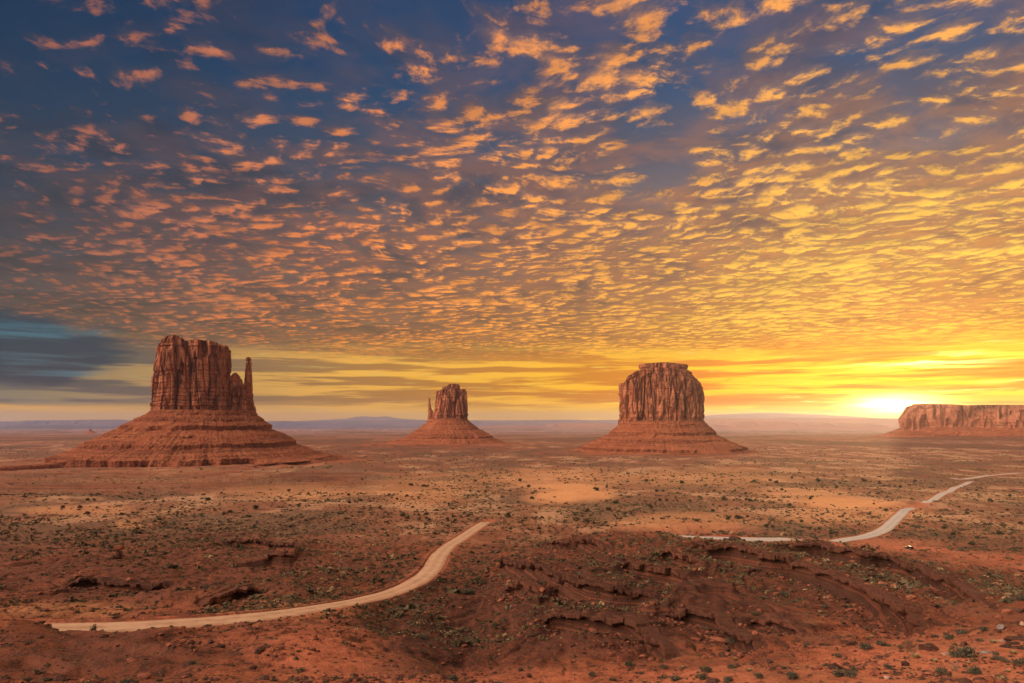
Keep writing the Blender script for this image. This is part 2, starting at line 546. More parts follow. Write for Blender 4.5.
# long low strata steps of the apron before the left butte (no separate ledge rocks)
STRATA = [([(-60, 474), (60, 473), (160, 474), (260, 475), (330, 474)], 6.0, 70), ([(-60, 481), (80, 480), (200, 480), (330, 480)], 6.5, 70),
          ([(-60, 487), (60, 487), (170, 486), (300, 485), (390, 482)], 6.5, 60), ([(-60, 492), (60, 492), (150, 491)], 3.5, 50),
          ([(-40, 549), (30, 548), (60, 551), (120, 556)], 1.8, 18), ([(560, 458), (600, 460), (650, 463), (720, 462), (760, 458)], 5.0, 90),
          ([(370, 452), (440, 454), (500, 452)], 5, 110), ([(640, 502), (665, 505), (690, 504)], 2.0, 24), ([(870, 512), (850, 516), (820, 514)], 1.5, 20),
          ([(130, 540), (170, 537), (240, 534), (290, 531)], 2.0, 26), ([(0, 566), (40, 561), (90, 560)], 1.6, 16),
          ([(395, 550), (430, 553), (450, 552)], 1.4, 10),
          ([(55, 642), (90, 645), (130, 650), (170, 655), (205, 656)], 1.3, 7), ([(80, 664), (130, 667), (180, 668), (235, 673)], 1.1, 6), ([(210, 646), (250, 652), (285, 657), (310, 664)], 1.1, 6),
          ([(20, 655), (55, 660), (75, 667)], 1.2, 6), ([(150, 638), (190, 640), (225, 645)], 1.0, 6), ([(380, 640), (405, 648), (430, 655), (470, 660)], 1.5, 7), ([(395, 622), (425, 630), (450, 640)], 1.3, 7),
          ([(120, 568), (170, 572), (225, 573)], 1.5, 10), ([(330, 560), (360, 566), (400, 566)], 1.3, 9), ([(310, 580), (345, 584), (370, 583)], 1.2, 8)]
_scarps = []
for k_, (pts, a, L) in enumerate(LEDGES + STRATA):
    if k_ < len(LEDGES): a *= 2.5; L *= 1.35
    p = plan(pts, smooth_z)
    if L >= 50: q, _ = resample(p, 25.0)
    else: q, _ = resample(p, 4.0)
    j = fbm(q[:, 0] / 18, q[:, 1] / 18, 21.0, 3) * (2.2 if L < 30 else 3)
    tang = np.gradient(q, axis=0); tang /= np.linalg.norm(tang, axis=1)[:, None]
    nrm = np.stack([-tang[:, 1], tang[:, 0]], 1)
    nrm *= np.sign((nrm * q).sum(1))[:, None]           # away from the viewer
    q = q + nrm * j[:, None]
    _scarps.append((q, a, L, nrm))


def scarp_z(X, Y):
    sh = X.shape; X = X.ravel(); Y = Y.ravel(); dz = np.zeros(len(X))
    for q, a, L, nrm in _scarps:
        m = L * 4
        sel = np.nonzero((X > q[:, 0].min() - m) & (X < q[:, 0].max() + m) & (Y > q[:, 1].min() - m) & (Y < q[:, 1].max() + m))[0]
        if not len(sel): continue
        best = np.full(len(sel), 1e9); side = np.zeros(len(sel)); tpar = np.zeros(len(sel))
        xs, ys = X[sel], Y[sel]; n = len(q) - 1
        for i in range(n):
            ax, ay = q[i]; bx, by = q[i + 1]; dx, dy = bx - ax, by - ay; l2 = dx * dx + dy * dy
            t = np.clip(((xs - ax) * dx + (ys - ay) * dy) / l2, 0, 1)
            ex, ey = xs - ax - t * dx, ys - ay - t * dy
            dd = np.hypot(ex, ey)
            w = dd < best
            best = np.where(w, dd, best); side = np.where(w, np.sign(ex * nrm[i, 0] + ey * nrm[i, 1]), side); tpar = np.where(w, (i + t) / n, tpar)
        end = sstep(0, 0.12, tpar) * sstep(1, 0.88, tpar)
        f = np.exp(-best / L)
        dz[sel] += a * end * f * 0.5 * np.clip(side * best / (1.0 if L < 50 else 7.0), -1, 1)
    return dz.reshape(sh)


# roads: centre line in the picture, width in metres
ROADS = {
    'left': ([(-60, 628), (-10, 628), (22, 628), (60, 627.5), (100, 626.5), (150, 624.5), (200, 621.5), (250, 617.5), (290, 613), (330, 606.5), (360, 601), (390, 593), (412, 584), (427, 575), (435, 565), (438, 556), (447, 547), (459, 539), (470, 532), (479, 526), (486, 522)], 9.0),
    'right': ([(672, 535), (690, 536.5), (712, 537.5), (745, 539.5), (778, 541), (810, 540.5), (840, 540), (862, 538), (878, 533), (890, 525), (898, 517), (905, 509.5), (914, 507), (926, 503), (937, 497), (950, 491), (963, 485), (972, 481.5)], 9.5),
    'right_far': ([(952, 478), (962, 479.6), (975, 477.6), (990, 475.4), (1010, 473.5), (1040, 471.5)], 12.0),
}
_roadlines = {}
for k, (pts, w) in ROADS.items():
    p = plan(pts, (lambda x, y: smooth_z(x, y, False)) if k == 'left' else smooth_z)
    q, _ = resample(p, 6.0)
    for _ in range(6): q[1:-1] = (q[:-2] + 2 * q[1:-1] + q[2:]) / 4
    _roadlines[k] = (q, w)
_track = plan([(838, 543), (870, 545), (905, 547), (945, 551), (985, 557), (1020, 565), (1050, 574)], smooth_z)


def road_dist(X, Y, q, reach, zc=None):
    out = np.full(X.shape, 1e9); zo = np.zeros(X.shape)
    sel = (X > q[:, 0].min() - reach) & (X < q[:, 0].max() + reach) & (Y > q[:, 1].min() - reach) & (Y < q[:, 1].max() + reach)
    xs, ys = X[sel], Y[sel]; b = np.full(len(xs), 1e9); zb = np.zeros(len(xs))
    for i in range(len(q) - 1):
        ax, ay = q[i]; dx, dy = q[i + 1] - q[i]
        t = np.clip(((xs - ax) * dx + (ys - ay) * dy) / (dx * dx + dy * dy), 0, 1)
        d_ = np.hypot(xs - ax - t * dx, ys - ay - t * dy); w = d_ < b
        b = np.where(w, d_, b)
        if zc is not None: zb = np.where(w, zc[i] + t * (zc[i + 1] - zc[i]), zb)
    out[sel] = b; zo[sel] = zb
    return out if zc is None else (out, zo)


_roadz = {}
for k, (q, w) in _roadlines.items():
    zc = smooth_z(q[:, 0], q[:, 1], k != 'left')
    for _ in range(5): zc[1:-1] = (zc[:-2] + 2 * zc[1:-1] + zc[2:]) / 4
    _roadz[k] = zc


def road_field(X, Y):
    """metres from the nearest road edge (negative inside) and the height of that road's bed"""
    m = np.full(X.shape, 1e9); z = np.zeros(X.shape)
    for k, (q, w) in _roadlines.items():
        d_, z_ = road_dist(X, Y, q, 40, _roadz[k]); d_ = d_ - w / 2
        c = d_ < m; m = np.where(c, d_, m); z = np.where(c, z_, z)
    return m, z


def road_mask(X, Y): return road_field(X, Y)[0]


def ground_z(X, Y, rf=None):
    X = np.asarray(X, float); Y = np.asarray(Y, float)
    rm, rz = road_field(X, Y) if rf is None else rf
    k = sstep(0.5, 6.5, rm)
    s = smooth_z(X, Y) + scarp_z(X, Y) + fine(X, Y)
    berm = 0.30 * np.exp(-((rm - 1.3) / 0.7) ** 2)
    return np.where(rm < 8, rz * (1 - k) + s * k, s) + berm - 0.30 * (1 - sstep(0.0, 1.0, rm))


def build_ground():
    # columns: dense inside the view, coarse all round
    th_in = np.arctan((np.linspace(-110, 1134, 1290) - 512) / F)
    th_out = np.linspace(th_in[-1], th_in[0] + 2 * math.pi, 90)[1:-1]
    th = np.concatenate([th_in, th_out])
    rr = [np.array([0.6, 2, 4, 8, 13, 20, 28, 36, 44])]
    v = np.concatenate([np.arange(700, 545, -0.34), np.arange(545, 440, -0.42), np.arange(440, 421.6, -0.25)])
    ys = np.geomspace(20, 79900, 6000)
    Yv = np.interp(-v, -row_of(ys), ys)
    rr = np.concatenate([rr[0], Yv[(Yv > 48) & (Yv < 52000)], [52000.0]])
    X = rr[:, None] * np.sin(th)[None, :]; Y = rr[:, None] * np.cos(th)[None, :]
    Z = ground_z(X, Y)
    n = X.shape
    # land cover, and painted shade of the ridge slopes
    u = 512 + F * X / np.maximum(Y, 5.0); d = np.hypot(X, Y)
    vrow = HOR + F * (EYE - Z) / np.maximum(Y, 5.0)
    nf = sstep(250, 800, d)
    w1 = fbm(X / 16, Y / 24, 31.0, 4, 0.55) * (1 - nf) + fbm(X / 110, Y / 190, 32.0, 4, 0.55) * nf
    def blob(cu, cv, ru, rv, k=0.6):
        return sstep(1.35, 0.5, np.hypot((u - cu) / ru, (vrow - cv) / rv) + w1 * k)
    sand = np.maximum.reduce([blob(573, 494, 42, 9, 0.9), blob(845, 503, 44, 6, 0.9), blob(850, 515, 80, 10, 0.9) * 0.6, blob(80, 510, 55, 5) * 0.6, blob(690, 522, 80, 9) * 0.55,
                              blob(420, 490, 60, 14) * 0.5, blob(560, 478, 120, 9) * 0.55, blob(700, 478, 90, 9) * 0.5, blob(800, 495, 50, 9) * 0.5, blob(300, 492, 80, 8) * 0.5,
                              blob(60, 610, 90, 9) * 0.35, blob(280, 610, 60, 12) * 0.3, blob(130, 525, 16, 6) * 0.6])
    wash = np.maximum.reduce([blob(330, 655, 75, 30, 0.7), blob(250, 640, 50, 12) * 0.6, blob(400, 690, 60, 14, 0.4), blob(520, 680, 80, 14, 0.4), blob(700, 690, 120, 26, 0.4), blob(940, 670, 150, 34, 0.5),
                              sstep(14, 4, road_dist(X, Y, _track, 60) + w1 * 6), blob(860, 545, 90, 7) * 0.8, blob(985, 560, 60, 10) * 0.7, blob(700, 530, 60, 8) * 0.4])
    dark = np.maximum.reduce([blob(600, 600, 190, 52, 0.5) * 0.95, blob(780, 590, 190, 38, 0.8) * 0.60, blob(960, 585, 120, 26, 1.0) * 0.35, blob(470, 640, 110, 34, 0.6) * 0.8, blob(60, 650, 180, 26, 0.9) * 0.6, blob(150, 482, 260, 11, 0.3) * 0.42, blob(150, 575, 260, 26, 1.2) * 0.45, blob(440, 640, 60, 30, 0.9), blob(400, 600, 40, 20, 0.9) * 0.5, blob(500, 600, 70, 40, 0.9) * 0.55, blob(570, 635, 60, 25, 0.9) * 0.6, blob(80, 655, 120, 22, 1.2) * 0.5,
                              blob(720, 600, 130, 30, 1.2) * 0.45, blob(280, 560, 60, 20, 1.2) * 0.5, blob(560, 560, 50, 20) * 0.4])  # dark rubble, plus shade of the turned-away ridge slopes
    wash = np.maximum(wash, 0.75 * sstep(5.0, 0.0, road_mask(X, Y) + fbm(X / 5, Y / 5, 71.0, 3) * 5))
    cover = np.clip(0.55 + w1 * 1.1, 0, 1) * sstep(60, 250, d) * (1 - sstep(556, 530, vrow) * 0) * (1 - 0.8 * sand) * (1 - 0.8 * wash)
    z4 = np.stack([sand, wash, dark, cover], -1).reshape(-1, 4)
    ap = np.zeros(X.shape)
    for (bx, by, r0_, hgt, wd) in APRONS:
        ap = np.maximum(ap, np.exp(-np.maximum(np.hypot(X - bx, Y - by) * (1 + 0.25 * w1) - r0_ - 25, 0) / (wd * 0.9)))
    ap = np.maximum(ap, sstep(1.25, 0.6, np.hypot((u - 130) / 270, (vrow - 481) / 13) + w1 * 0.35) * 0.9)
    pat = (fbm(X / 240, Y / 330, 51.0, 5, 0.55) * (1 - sstep(1800, 3600, d)) + fbm(X / 900, Y / 1500, 52.0, 5, 0.55) * sstep(1800, 3600, d)) * 1.15
    pat2 = (fbm(X / 26, Y / 40, 57.0, 4, 0.6) * (1 - nf) + fbm(X / 75, Y / 120, 58.0, 4, 0.6) * nf) * 1.15
    z5 = np.stack([ap, np.clip(0.5 + pat, 0, 1), np.clip(0.5 + pat2, 0, 1), ap * 0 + 1], -1).reshape(-1, 4)
    verts = np.stack([X, Y, Z], -1).reshape(-1, 3)
    f = grid_faces(n[0], n[1], True)[:, ::-1]
    # close the middle
    c = len(verts); verts = np.vstack([verts, [[0, 0, EYE - 1.75]]]); z4 = np.vstack([z4, [[0, 0, 0, 0]]]); z5 = np.vstack([z5, [[0, 0.5, 0.5, 1]]])
    j = np.arange(n[1]); tri = np.stack([np.full(n[1], c), (j + 1) % n[1], j], 1)

    def mat():
        P = position()
        x, y, z = sep(P)
        D = vop('LENGTH', vop('SUBTRACT', P, (0, 0, EYE)), (0, 0, 0)) if False else S(S.new('ShaderNodeNewGeometry').outputs['Position'])
        zc = S.new('ShaderNodeAttribute'); zc.attribute_name = 'cover'
        sp = S.new('ShaderNodeSeparateColor'); S.nt.links.new(zc.outputs['Color'], sp.inputs[0])
        sand_, wash_, dark_ = (S(sp.outputs[i]) for i in range(3)); cov_ = S(zc.outputs['Alpha'])
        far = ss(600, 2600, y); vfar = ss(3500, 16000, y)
        n1 = noise(P, 0.008, 4, 0.55); n2 = noise(P, 0.06, 5, 0.6); n3 = noise(P, 0.45, 5, 0.65); n4 = noise(P, 2.2, 3, 0.6)
        red = mix(rgb(0.165, 0.050, 0.025), rgb(0.29, 0.090, 0.043), ss(0.35, 0.66, n2))
        red = mix(red, rgb(0.075, 0.030, 0.020), ss(0.47, 0.62, n3) * 0.85)
        red = mix(red, rgb(0.38, 0.17, 0.095), ss(0.60, 0.72, n4) * 0.6)
        plain = mix(rgb(0.27, 0.110, 0.058), rgb(0.36, 0.190, 0.105), ss(0.38, 0.60, n1))
        plain = mix(plain, rgb(0.15, 0.066, 0.040), ss(0.46, 0.62, n2) * 0.85)
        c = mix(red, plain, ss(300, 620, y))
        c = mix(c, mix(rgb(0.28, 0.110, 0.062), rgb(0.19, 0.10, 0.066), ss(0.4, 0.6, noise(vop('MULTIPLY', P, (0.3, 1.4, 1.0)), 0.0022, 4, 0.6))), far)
        c = mix(c, rgb(0.30, 0.20, 0.235), vfar)  # lilac of distant haze put into the far plain's colour
        pt_ = S.new('ShaderNodeAttribute'); pt_.attribute_name = 'patches'
        s2_ = S.new('ShaderNodeSeparateColor'); S.nt.links.new(pt_.outputs['Color'], s2_.inputs[0])
        ap_, pat_, pat2_ = (S(s2_.outputs[i]) for i in range(3))
        # soils: brushy dark brown flats, bare red clay, pale blown sand
        c = mix(c, rgb(0.115, 0.058, 0.038), ss(0.50, 0.64, pat_) * ss(250, 500, y) * 0.80)
        c = mix(c, rgb(0.20, 0.070, 0.040), ss(0.54, 0.68, pat2_) * 0.75)
        c = mix(c, rgb(0.47, 0.255, 0.145), ss(0.44, 0.28, pat2_) * ss(0.62, 0.42, pat_) * ss(330, 560, y) * ss(5200, 2400, y) * 0.70)
        c = mix(c, mix(rgb(0.33, 0.105, 0.052), rgb(0.15, 0.050, 0.029), ss(0.45, 0.56, noise(vop('MULTIPLY', P, (0.006, 0.006, 0.5)), 1.0, 4, 0.65))), ap_ * 0.9)
        c = mix(c, mix(rgb(0.62, 0.30, 0.13), rgb(0.54, 0.24, 0.105), ss(0.35, 0.7, n3)), sand_)
        c = mix(c, mix(rgb(0.54, 0.172, 0.090), rgb(0.32, 0.095, 0.048), ss(0.35, 0.7, n3)), wash_ * 0.85)
        c = mix(c, mix(rgb(0.105, 0.035, 0.020), rgb(0.040, 0.020, 0.015), ss(0.42, 0.60, n3)), dark_ * 0.92)  # dark rubble soil with the ridge's shade painted in
        # dry grass and small scrub too small to stand as plants
        gs = noise(P, 0.32, 3, 0.7); g2 = noise(P, 0.9, 2, 0.6)
        c = mix(c, rgb(0.47, 0.30, 0.14), ss(0.50, 0.62, gs) * cov_ * ss(350, 600, y) * ss(3000, 1500, y) * 0.75)
        spot = ss(0.36, 0.27, voro(vop('MULTIPLY', P, (1, 1, 0)), 0.30)) * ss(0.42, 0.60, noise(P, 0.03, 4, 0.6))
        c = mix(c, rgb(0.11, 0.085, 0.045), spot * cov_ * ss(180, 420, y) * ss(2600, 1200, y) * 0.8)
        # gravel and broken chips lying on the near ground
        q3 = vop('MULTIPLY', P, (1, 1, 0))
        gv = voro(q3, 1.3); gv2 = voro(q3, 3.4); gm = ss(0.46, 0.60, noise(P, 0.12, 4, 0.65)); near = ss(420, 200, y)
        c = mix(c, vop('MULTIPLY', c, (0.35, 0.33, 0.36)), ss(0.34, 0.22, gv) * gm * near * 0.85)
        c = mix(c, rgb(0.50, 0.24, 0.15), ss(0.20, 0.12, gv2) * ss(0.5, 0.6, n3) * near * 0.7)
        c = mix(c, vop('MULTIPLY', c, (0.42, 0.40, 0.42)), ss(0.30, 0.20, gv2) * ss(0.52, 0.42, n3) * near * 0.75)
        # horizontal beds in the cut slopes; steep faces also carry shade in their colour
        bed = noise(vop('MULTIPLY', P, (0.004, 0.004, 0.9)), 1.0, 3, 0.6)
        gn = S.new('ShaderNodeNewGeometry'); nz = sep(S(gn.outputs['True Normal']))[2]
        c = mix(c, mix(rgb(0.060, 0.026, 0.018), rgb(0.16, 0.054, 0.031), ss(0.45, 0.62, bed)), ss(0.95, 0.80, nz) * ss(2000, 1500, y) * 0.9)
        hgt = n3 * 1.0 + n4 * 0.45 + noise(P, 7.0, 3, 0.65) * 0.16
        return c, (hgt, 0.55)
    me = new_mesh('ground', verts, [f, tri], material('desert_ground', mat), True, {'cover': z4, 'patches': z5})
    obj('ground', me, kind='structure')


build_ground()


def gz(x, y):
    return float(ground_z(np.array([x]), np.array([y]))[0])


def road_material(name, a, b):
    def mat():
        P = position(); u_ = attr('across'); sx_, sy_, _ = sep(u_)
        n = noise(P, 0.25, 4, 0.6); n2 = noise(P, 1.6, 3, 0.6)
        c = mix(a, b, ss(0.35, 0.65, n))
        # wheel tracks, paler where tyres have packed the dust
        tr = ss(0.16, 0.05, sabs(sabs(sx_ - 0.5) - 0.22))
        c = mix(c, vop('MULTIPLY', b, (1.12, 1.12, 1.12)), tr * 0.5)
        c = mix(c, rgb(0.44, 0.19, 0.10), ss(0.10, 0.0, sx_ + (n2 - 0.5) * 0.16) + ss(0.90, 1.0, sx_ + (n2 - 0.5) * 0.16))
        return c, (n2, 0.05)
    return material(name, mat)


_rmat = road_material('red_dust_road', rgb(0.36, 0.205, 0.120), rgb(0.49, 0.305, 0.195))
_gmat = road_material('pale_gravel_road', rgb(0.36, 0.315, 0.285), rgb(0.46, 0.41, 0.375))
for key, (q, w) in _roadlines.items():
    q2, _ = resample(q, 2.5)
    tg = np.gradient(q2, axis=0); tg /= np.linalg.norm(tg, axis=1)[:, None]
    nr = np.stack([-tg[:, 1], tg[:, 0]], 1)
    nl = 9; vs_, ac = [], []
    w = np.full(len(q2), w); zc = np.interp(np.linspace(0, 1, len(q2)), np.linspace(0, 1, len(q)), _roadz[key])
    w = w * (1 + 0.10 * pn(np.arange(len(q2)) / 14.0, 7.7))
    for k in range(nl):
        t = k / (nl - 1)
        e = (pn(np.arange(len(q2)) / 6.0, 3.0 + (k > 4)) * 1.0) if k in (0, nl - 1) else 0
        p = q2 + nr * ((t - 0.5) * w + e)[:, None]
        z = zc - 0.10 + 0.10 * (1 - (2 * t - 1) ** 2) - 0.05 * np.exp(-((abs(t - 0.5) - 0.22) / 0.06) ** 2) - (0.22 if k in (0, nl - 1) else 0)
        vs_.append(np.column_stack([p, z])); ac.append(np.column_stack([np.full(len(p), t), np.linspace(0, 1, len(p)), np.zeros(len(p)), np.ones(len(p))]))
    V = np.stack(vs_, 1).reshape(-1, 3); A = np.stack(ac, 1).reshape(-1, 4)
    me = new_mesh('road', V, grid_faces(len(q2), nl), _rmat if key == 'left' else _gmat, True, {'across': A})
    obj('road', me, kind='structure')

# ================================================================== buttes and mesas
def rock_material(name, base, light, varnish, streak=1.0, talus=False):
    def mat():
        P = position(); L = local()
        lx, ly, lz = sep(L)
        n1 = noise(L, 0.02, 4, 0.6); n2 = noise(L, 0.11, 5, 0.65); n3 = noise(L, 0.5, 3, 0.65)
        c = mix(base, light, ss(0.38, 0.66, n1))
        if talus:
            c = mix(c, light, ss(0.50, 0.66, n2) * 0.6)
            bed = noise(vop('MULTIPLY', L, (0.0025, 0.0025, 0.13)), 1.0, 4, 0.65)
            c = mix(c, varnish, ss(0.48, 0.58, bed) * 0.75)
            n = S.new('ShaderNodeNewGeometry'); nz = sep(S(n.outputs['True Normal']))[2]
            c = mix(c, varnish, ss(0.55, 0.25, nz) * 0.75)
            n4 = noise(L, 0.17, 4, 0.75)
            c = mix(c, vop('MULTIPLY', light, (1.25, 1.4, 1.5)), ss(0.56, 0.63, n4) * ss(0.40, 0.54, noise(L, 0.02, 3, 0.6)) * 0.9)
            c = mix(c, vop('MULTIPLY', varnish, (0.7, 0.7, 0.7)), ss(0.46, 0.38, n4) * 0.85)
            return c, (n2 * 3.0 + n4 * 4.0, 2.4)
        # desert varnish runs down the faces in long streaks
        sv = noise(vop('MULTIPLY', L, (0.05, 0.05, 0.006)), 1.0, 6, 0.68)
        sv2 = noise(vop('MULTIPLY', L, (0.16, 0.16, 0.015)), 1.0, 4, 0.7)
        c = mix(c, varnish, ss(0.44, 0.58, sv) * 0.85 * streak)
        c = mix(c, vop('MULTIPLY', varnish, (0.7, 0.7, 0.75)), ss(0.53, 0.64, sv2) * 0.8 * streak)
        c = mix(c, light, ss(0.55, 0.64, noise(vop('MULTIPLY', L, (0.06, 0.06, 0.028)), 1.0, 4, 0.6)) * 0.75)
        scar = ss(0.63, 0.70, noise(vop('MULTIPLY', L, (0.045, 0.045, 0.020)), 1.0, 3, 0.55))
        c = mix(c, vop('MULTIPLY', light, (1.22, 1.30, 1.38)), scar * 0.8)
        bed = noise(vop('MULTIPLY', L, (0.004, 0.004, 0.22)), 1.0, 3, 0.6)
        c = mix(c, vop('MULTIPLY', base, (0.6, 0.55, 0.55)), ss(0.56, 0.64, bed) * 0.45)
        return c, (n2 * 2.0 + n3 + sv2 * 1.5, 1.6)
    return material(name, mat)


M_CLIFF = rock_material('varnished_sandstone', rgb(0.36, 0.122, 0.064), rgb(0.52, 0.205, 0.110), rgb(0.115, 0.044, 0.030))
M_CLIFF_PALE = rock_material('pale_sandstone', rgb(0.38, 0.13, 0.07), rgb(0.50, 0.20, 0.11), rgb(0.22, 0.08, 0.05), 0.7)
M_TALUS = rock_material('talus_debris', rgb(0.40, 0.118, 0.054), rgb(0.47, 0.160, 0.075), rgb(0.22, 0.066, 0.034), talus=True)


class Frame:
    """a butte's own axes: origin on the plain below it, x to the right as seen from the view point, y away from it"""
    def __init__(self, px, Y):
        self.phi = math.atan((px - 512) / F); self.D = Y / math.cos(self.phi)
        self.s, self.c = math.sin(self.phi), math.cos(self.phi)
        self.x0, self.y0 = self.D * self.s, Y
        self.z0 = float(smooth_z(np.array([self.x0]), np.array([self.y0]))[0])

    def pt(self, px, row):
        l = self.D * math.tan(math.atan((px - 512) / F) - self.phi)
        Y = self.D * self.c - l * self.s
        return l, EYE - (row - HOR) / F * Y - self.z0

    def prof(self, pts):
        a = np.array([self.pt(px, row) for row, px in pts]); a = a[np.argsort(a[:, 1])]
        return a[:, 1], a[:, 0]

    def place(self, o):
        o.location = (self.x0, self.y0, self.z0); o.rotation_euler = (0, 0, -self.phi)


def stack_mesh(name, mat, zb, ztop, left, right, depth, nt=420, nz=120, power=2.6, amp=5.0, crack=6.0, lam=16.0, vert=7.0, cap=8, yc=0.0, seed=0.0, ledges=(), rough_top=3.0, front=1.0, ring_bed=1.0):
    """cliff body: rings between zb and the skyline ztop(x), outline from the left and right skyline profiles"""
    th = np.linspace(0, 2 * math.pi, nt, endpoint=False)
    ct, st_ = np.cos(th), np.sin(th)
    ex = np.sign(ct) * np.abs(ct) ** (2 / power); ey = np.sign(st_) * np.abs(st_) ** (2 / power)
    rows = []
    tt = np.concatenate([np.linspace(0, 1, nz), np.linspace(1, 1, cap)])
    sh = np.concatenate([np.ones(nz), np.linspace(0.97, 0.02, cap)])
    for t, s in zip(tt, sh):
        zm = zb + t * (ztop(np.array([0.0]))[0] - zb)
        x = None
        z = np.full(nt, zm)
        for _ in range(3):                                   # the skyline depends on x and x on z
            l = np.interp(z, *left); r = np.interp(z, *right)
            x = (l + r) / 2 + (r - l) / 2 * ex * s
            z = zb + t * (ztop(x) - zb)
        hw = (r - l) / 2
        dep = depth * (0.75 + 0.25 * hw / max(hw.max(), 1e-6)) * np.interp(t, [0, 1], [1.0, 0.93])
        y = yc + dep * ey * s
        # outward normal of the outline
        nx = np.sign(ct) * np.abs(ct) ** (2 - 2 / power) / np.maximum(hw, 1); ny = np.sign(st_) * np.abs(st_) ** (2 - 2 / power) / np.maximum(dep, 1)
        nn = np.hypot(nx, ny) + 1e-9; nx, ny = nx / nn, ny / nn
        zz = z
        wob = fbm(x / 40, y / 40, zz / 160 + seed, 2) * 6
        f = fbm((x + wob) / (lam * 2.6), (y + wob) / (lam * 2.6), zz / (lam * vert * 1.6) + seed, 3, 0.5) * amp * 1.35
        f = f + fbm((x + wob) / lam, (y + wob) / lam, zz / (lam * vert) + seed + 5, 3, 0.55) * amp * 0.6
        cr = np.abs(pn((x + wob) / (lam * 1.5), (y + wob) / (lam * 1.5), zz / (lam * 14) + seed + 11))
        f = f - crack * (1 - sstep(0.01, 0.085, cr)) * (0.15 + 1.5 * sstep(-0.15, 0.3, pn(x / (lam * 4), y / (lam * 4), seed + 31 + zz / (lam * 9))))
        cr2 = np.abs(pn(x / (lam * 0.55), y / (lam * 0.55), zz / (lam * 5) + seed + 23))
        f = f - 0.32 * crack * (1 - sstep(0, 0.16, cr2))
        # slabs that broke away stop at flat roofs
        slab = pn(np.round((x + wob) / (lam * 0.9)) * 0.73, np.round(y / (lam * 0.9)) * 0.71, np.floor(zz / (lam * 2.3) + pn(x / 30, y / 30, seed) * 2) * 0.77 + seed)
        f = f + np.where(slab > 0.05, 0.55 * amp, 0.0) + np.where(slab > 0.28, 0.5 * amp, 0.0) + np.where(slab < -0.15, -0.6 * amp, 0.0)
        f = f + ring_bed * (pn(zz / 5.0, seed + 2.2, 0.4) + 0.6 * pn(zz / 1.9, seed + 8.2, x / 60)) * 0.9
        nb = pn(zz / 17.0 + 0.5 * pn(x / 50, y / 50, seed), seed + 41.5, 0.3)
        f = f - ring_bed * 2.6 * (1 - sstep(0.0, 0.07, np.abs(nb - 0.12)))
        for (zl, hgt, out) in ledges:
            f = f + out * sstep(zl - hgt, zl - hgt * 0.7, zz) * sstep(zl + hgt * 0.2, zl, zz)
        k = s if s < 1 else 1.0
        x = x + nx * f * k; y = y + ny * f * k
        if s < 1:
            z = z + fbm(x / 14, y / 14, seed + 3, 3) * rough_top * (1 - s) ** 0.5 + (1 - s) * 0
        rows.append(np.stack([x, y, z], 1))
    V = np.concatenate(rows)
    return new_mesh(name, V, grid_faces(len(rows), nt, True), mat, False)


def talus_mesh(name, mat, left, right, zlo, zhi, depth_ratio=1.0, power=2.0, nt=520, nz=230, ledges=(), seed=0.0, bump=2.6, fade_right=0.0):
    """debris skirt: radius of each level from the skyline profiles, with rock bands that stand out as steps"""
    th = np.linspace(0, 2 * math.pi, nt, endpoint=False)
    ct, st_ = np.cos(th), np.sin(th)
    ct = np.sign(ct) * np.abs(ct) ** (2 / power); st_ = np.sign(st_) * np.abs(st_) ** (2 / power)
    zs = np.linspace(zlo, zhi, nz); rows = []
    for z in zs:
        zt = np.full(nt, z)
        # gullies and fans
        zw = zt.copy()
        for (zl, hgt, pa) in ledges:
            m = sstep(-0.25, 0.15, fbm(ct * 2.6 + seed, st_ * 2.6 + zl * 0.1, seed + zl, 4) + (0.30 if hgt > 15 else 0.20 if pa >= 0.9 else 0.04) - (fade_right * sstep(0.30, 0.7, ct) if hgt > 15 else 0)) * pa
            top = zl + fbm(ct * 5, st_ * 5, zl + seed, 4) * 4.0
            up = np.clip((zt - (top - hgt)) / hgt, 0, 1)            # the face: the radius holds still
            lo = top - hgt - hgt * 1.3
            pre = np.clip((zt - lo) / (hgt * 1.3), 0, 1)            # the foot below it runs in faster
            zw = np.where((zt > lo) & (zt < top - hgt), zw + m * pre * hgt, np.where((zt >= top - hgt) & (zt <= top), zw + m * (1 - up) * hgt, zw))
        l = np.interp(zw, *left); r = np.interp(zw, *right)
        hw = (r - l) / 2
        x = (l + r) / 2 + hw * ct; y = hw * depth_ratio * st_
        h = (z - zlo) / (zhi - zlo)
        g = fbm(ct * 5.5 + 3, st_ * 5.5, seed + h * 0.4, 4, 0.55)
        rad = 1 + 0.08 * g * (1 - h) + 0.014 * fbm(ct * 16, st_ * 16, seed + h * 1.2, 3)
        x = (l + r) / 2 + hw * ct * rad; y = y * rad
        b = fbm(x / 14, y / 14, seed + z / 14, 4, 0.6) * bump
        boulder = np.maximum(0, fbm(x / 5.5, y / 5.5, seed + 9 + z / 5.5, 2) - 0.30) * bump * 2.2
        b = b + boulder
        x = x + ct * b; y = y + st_ * b
        rows.append(np.stack([x, y, np.full(nt, z) + 0.35 * b], 1))
    # close over the top
    last = rows[-1]; cen = last.mean(0)
    for s in (0.7, 0.4, 0.05): rows.append(cen + (last - cen) * s)
    V = np.concatenate(rows)
    return new_mesh(name, V, grid_faces(len(rows), nt, True), mat, False)


def skyline(fr, pts):
    a = np.array([fr.pt(px, row) for px, row in pts])
    return lambda x: np.interp(x, a[:, 0], a[:, 1])


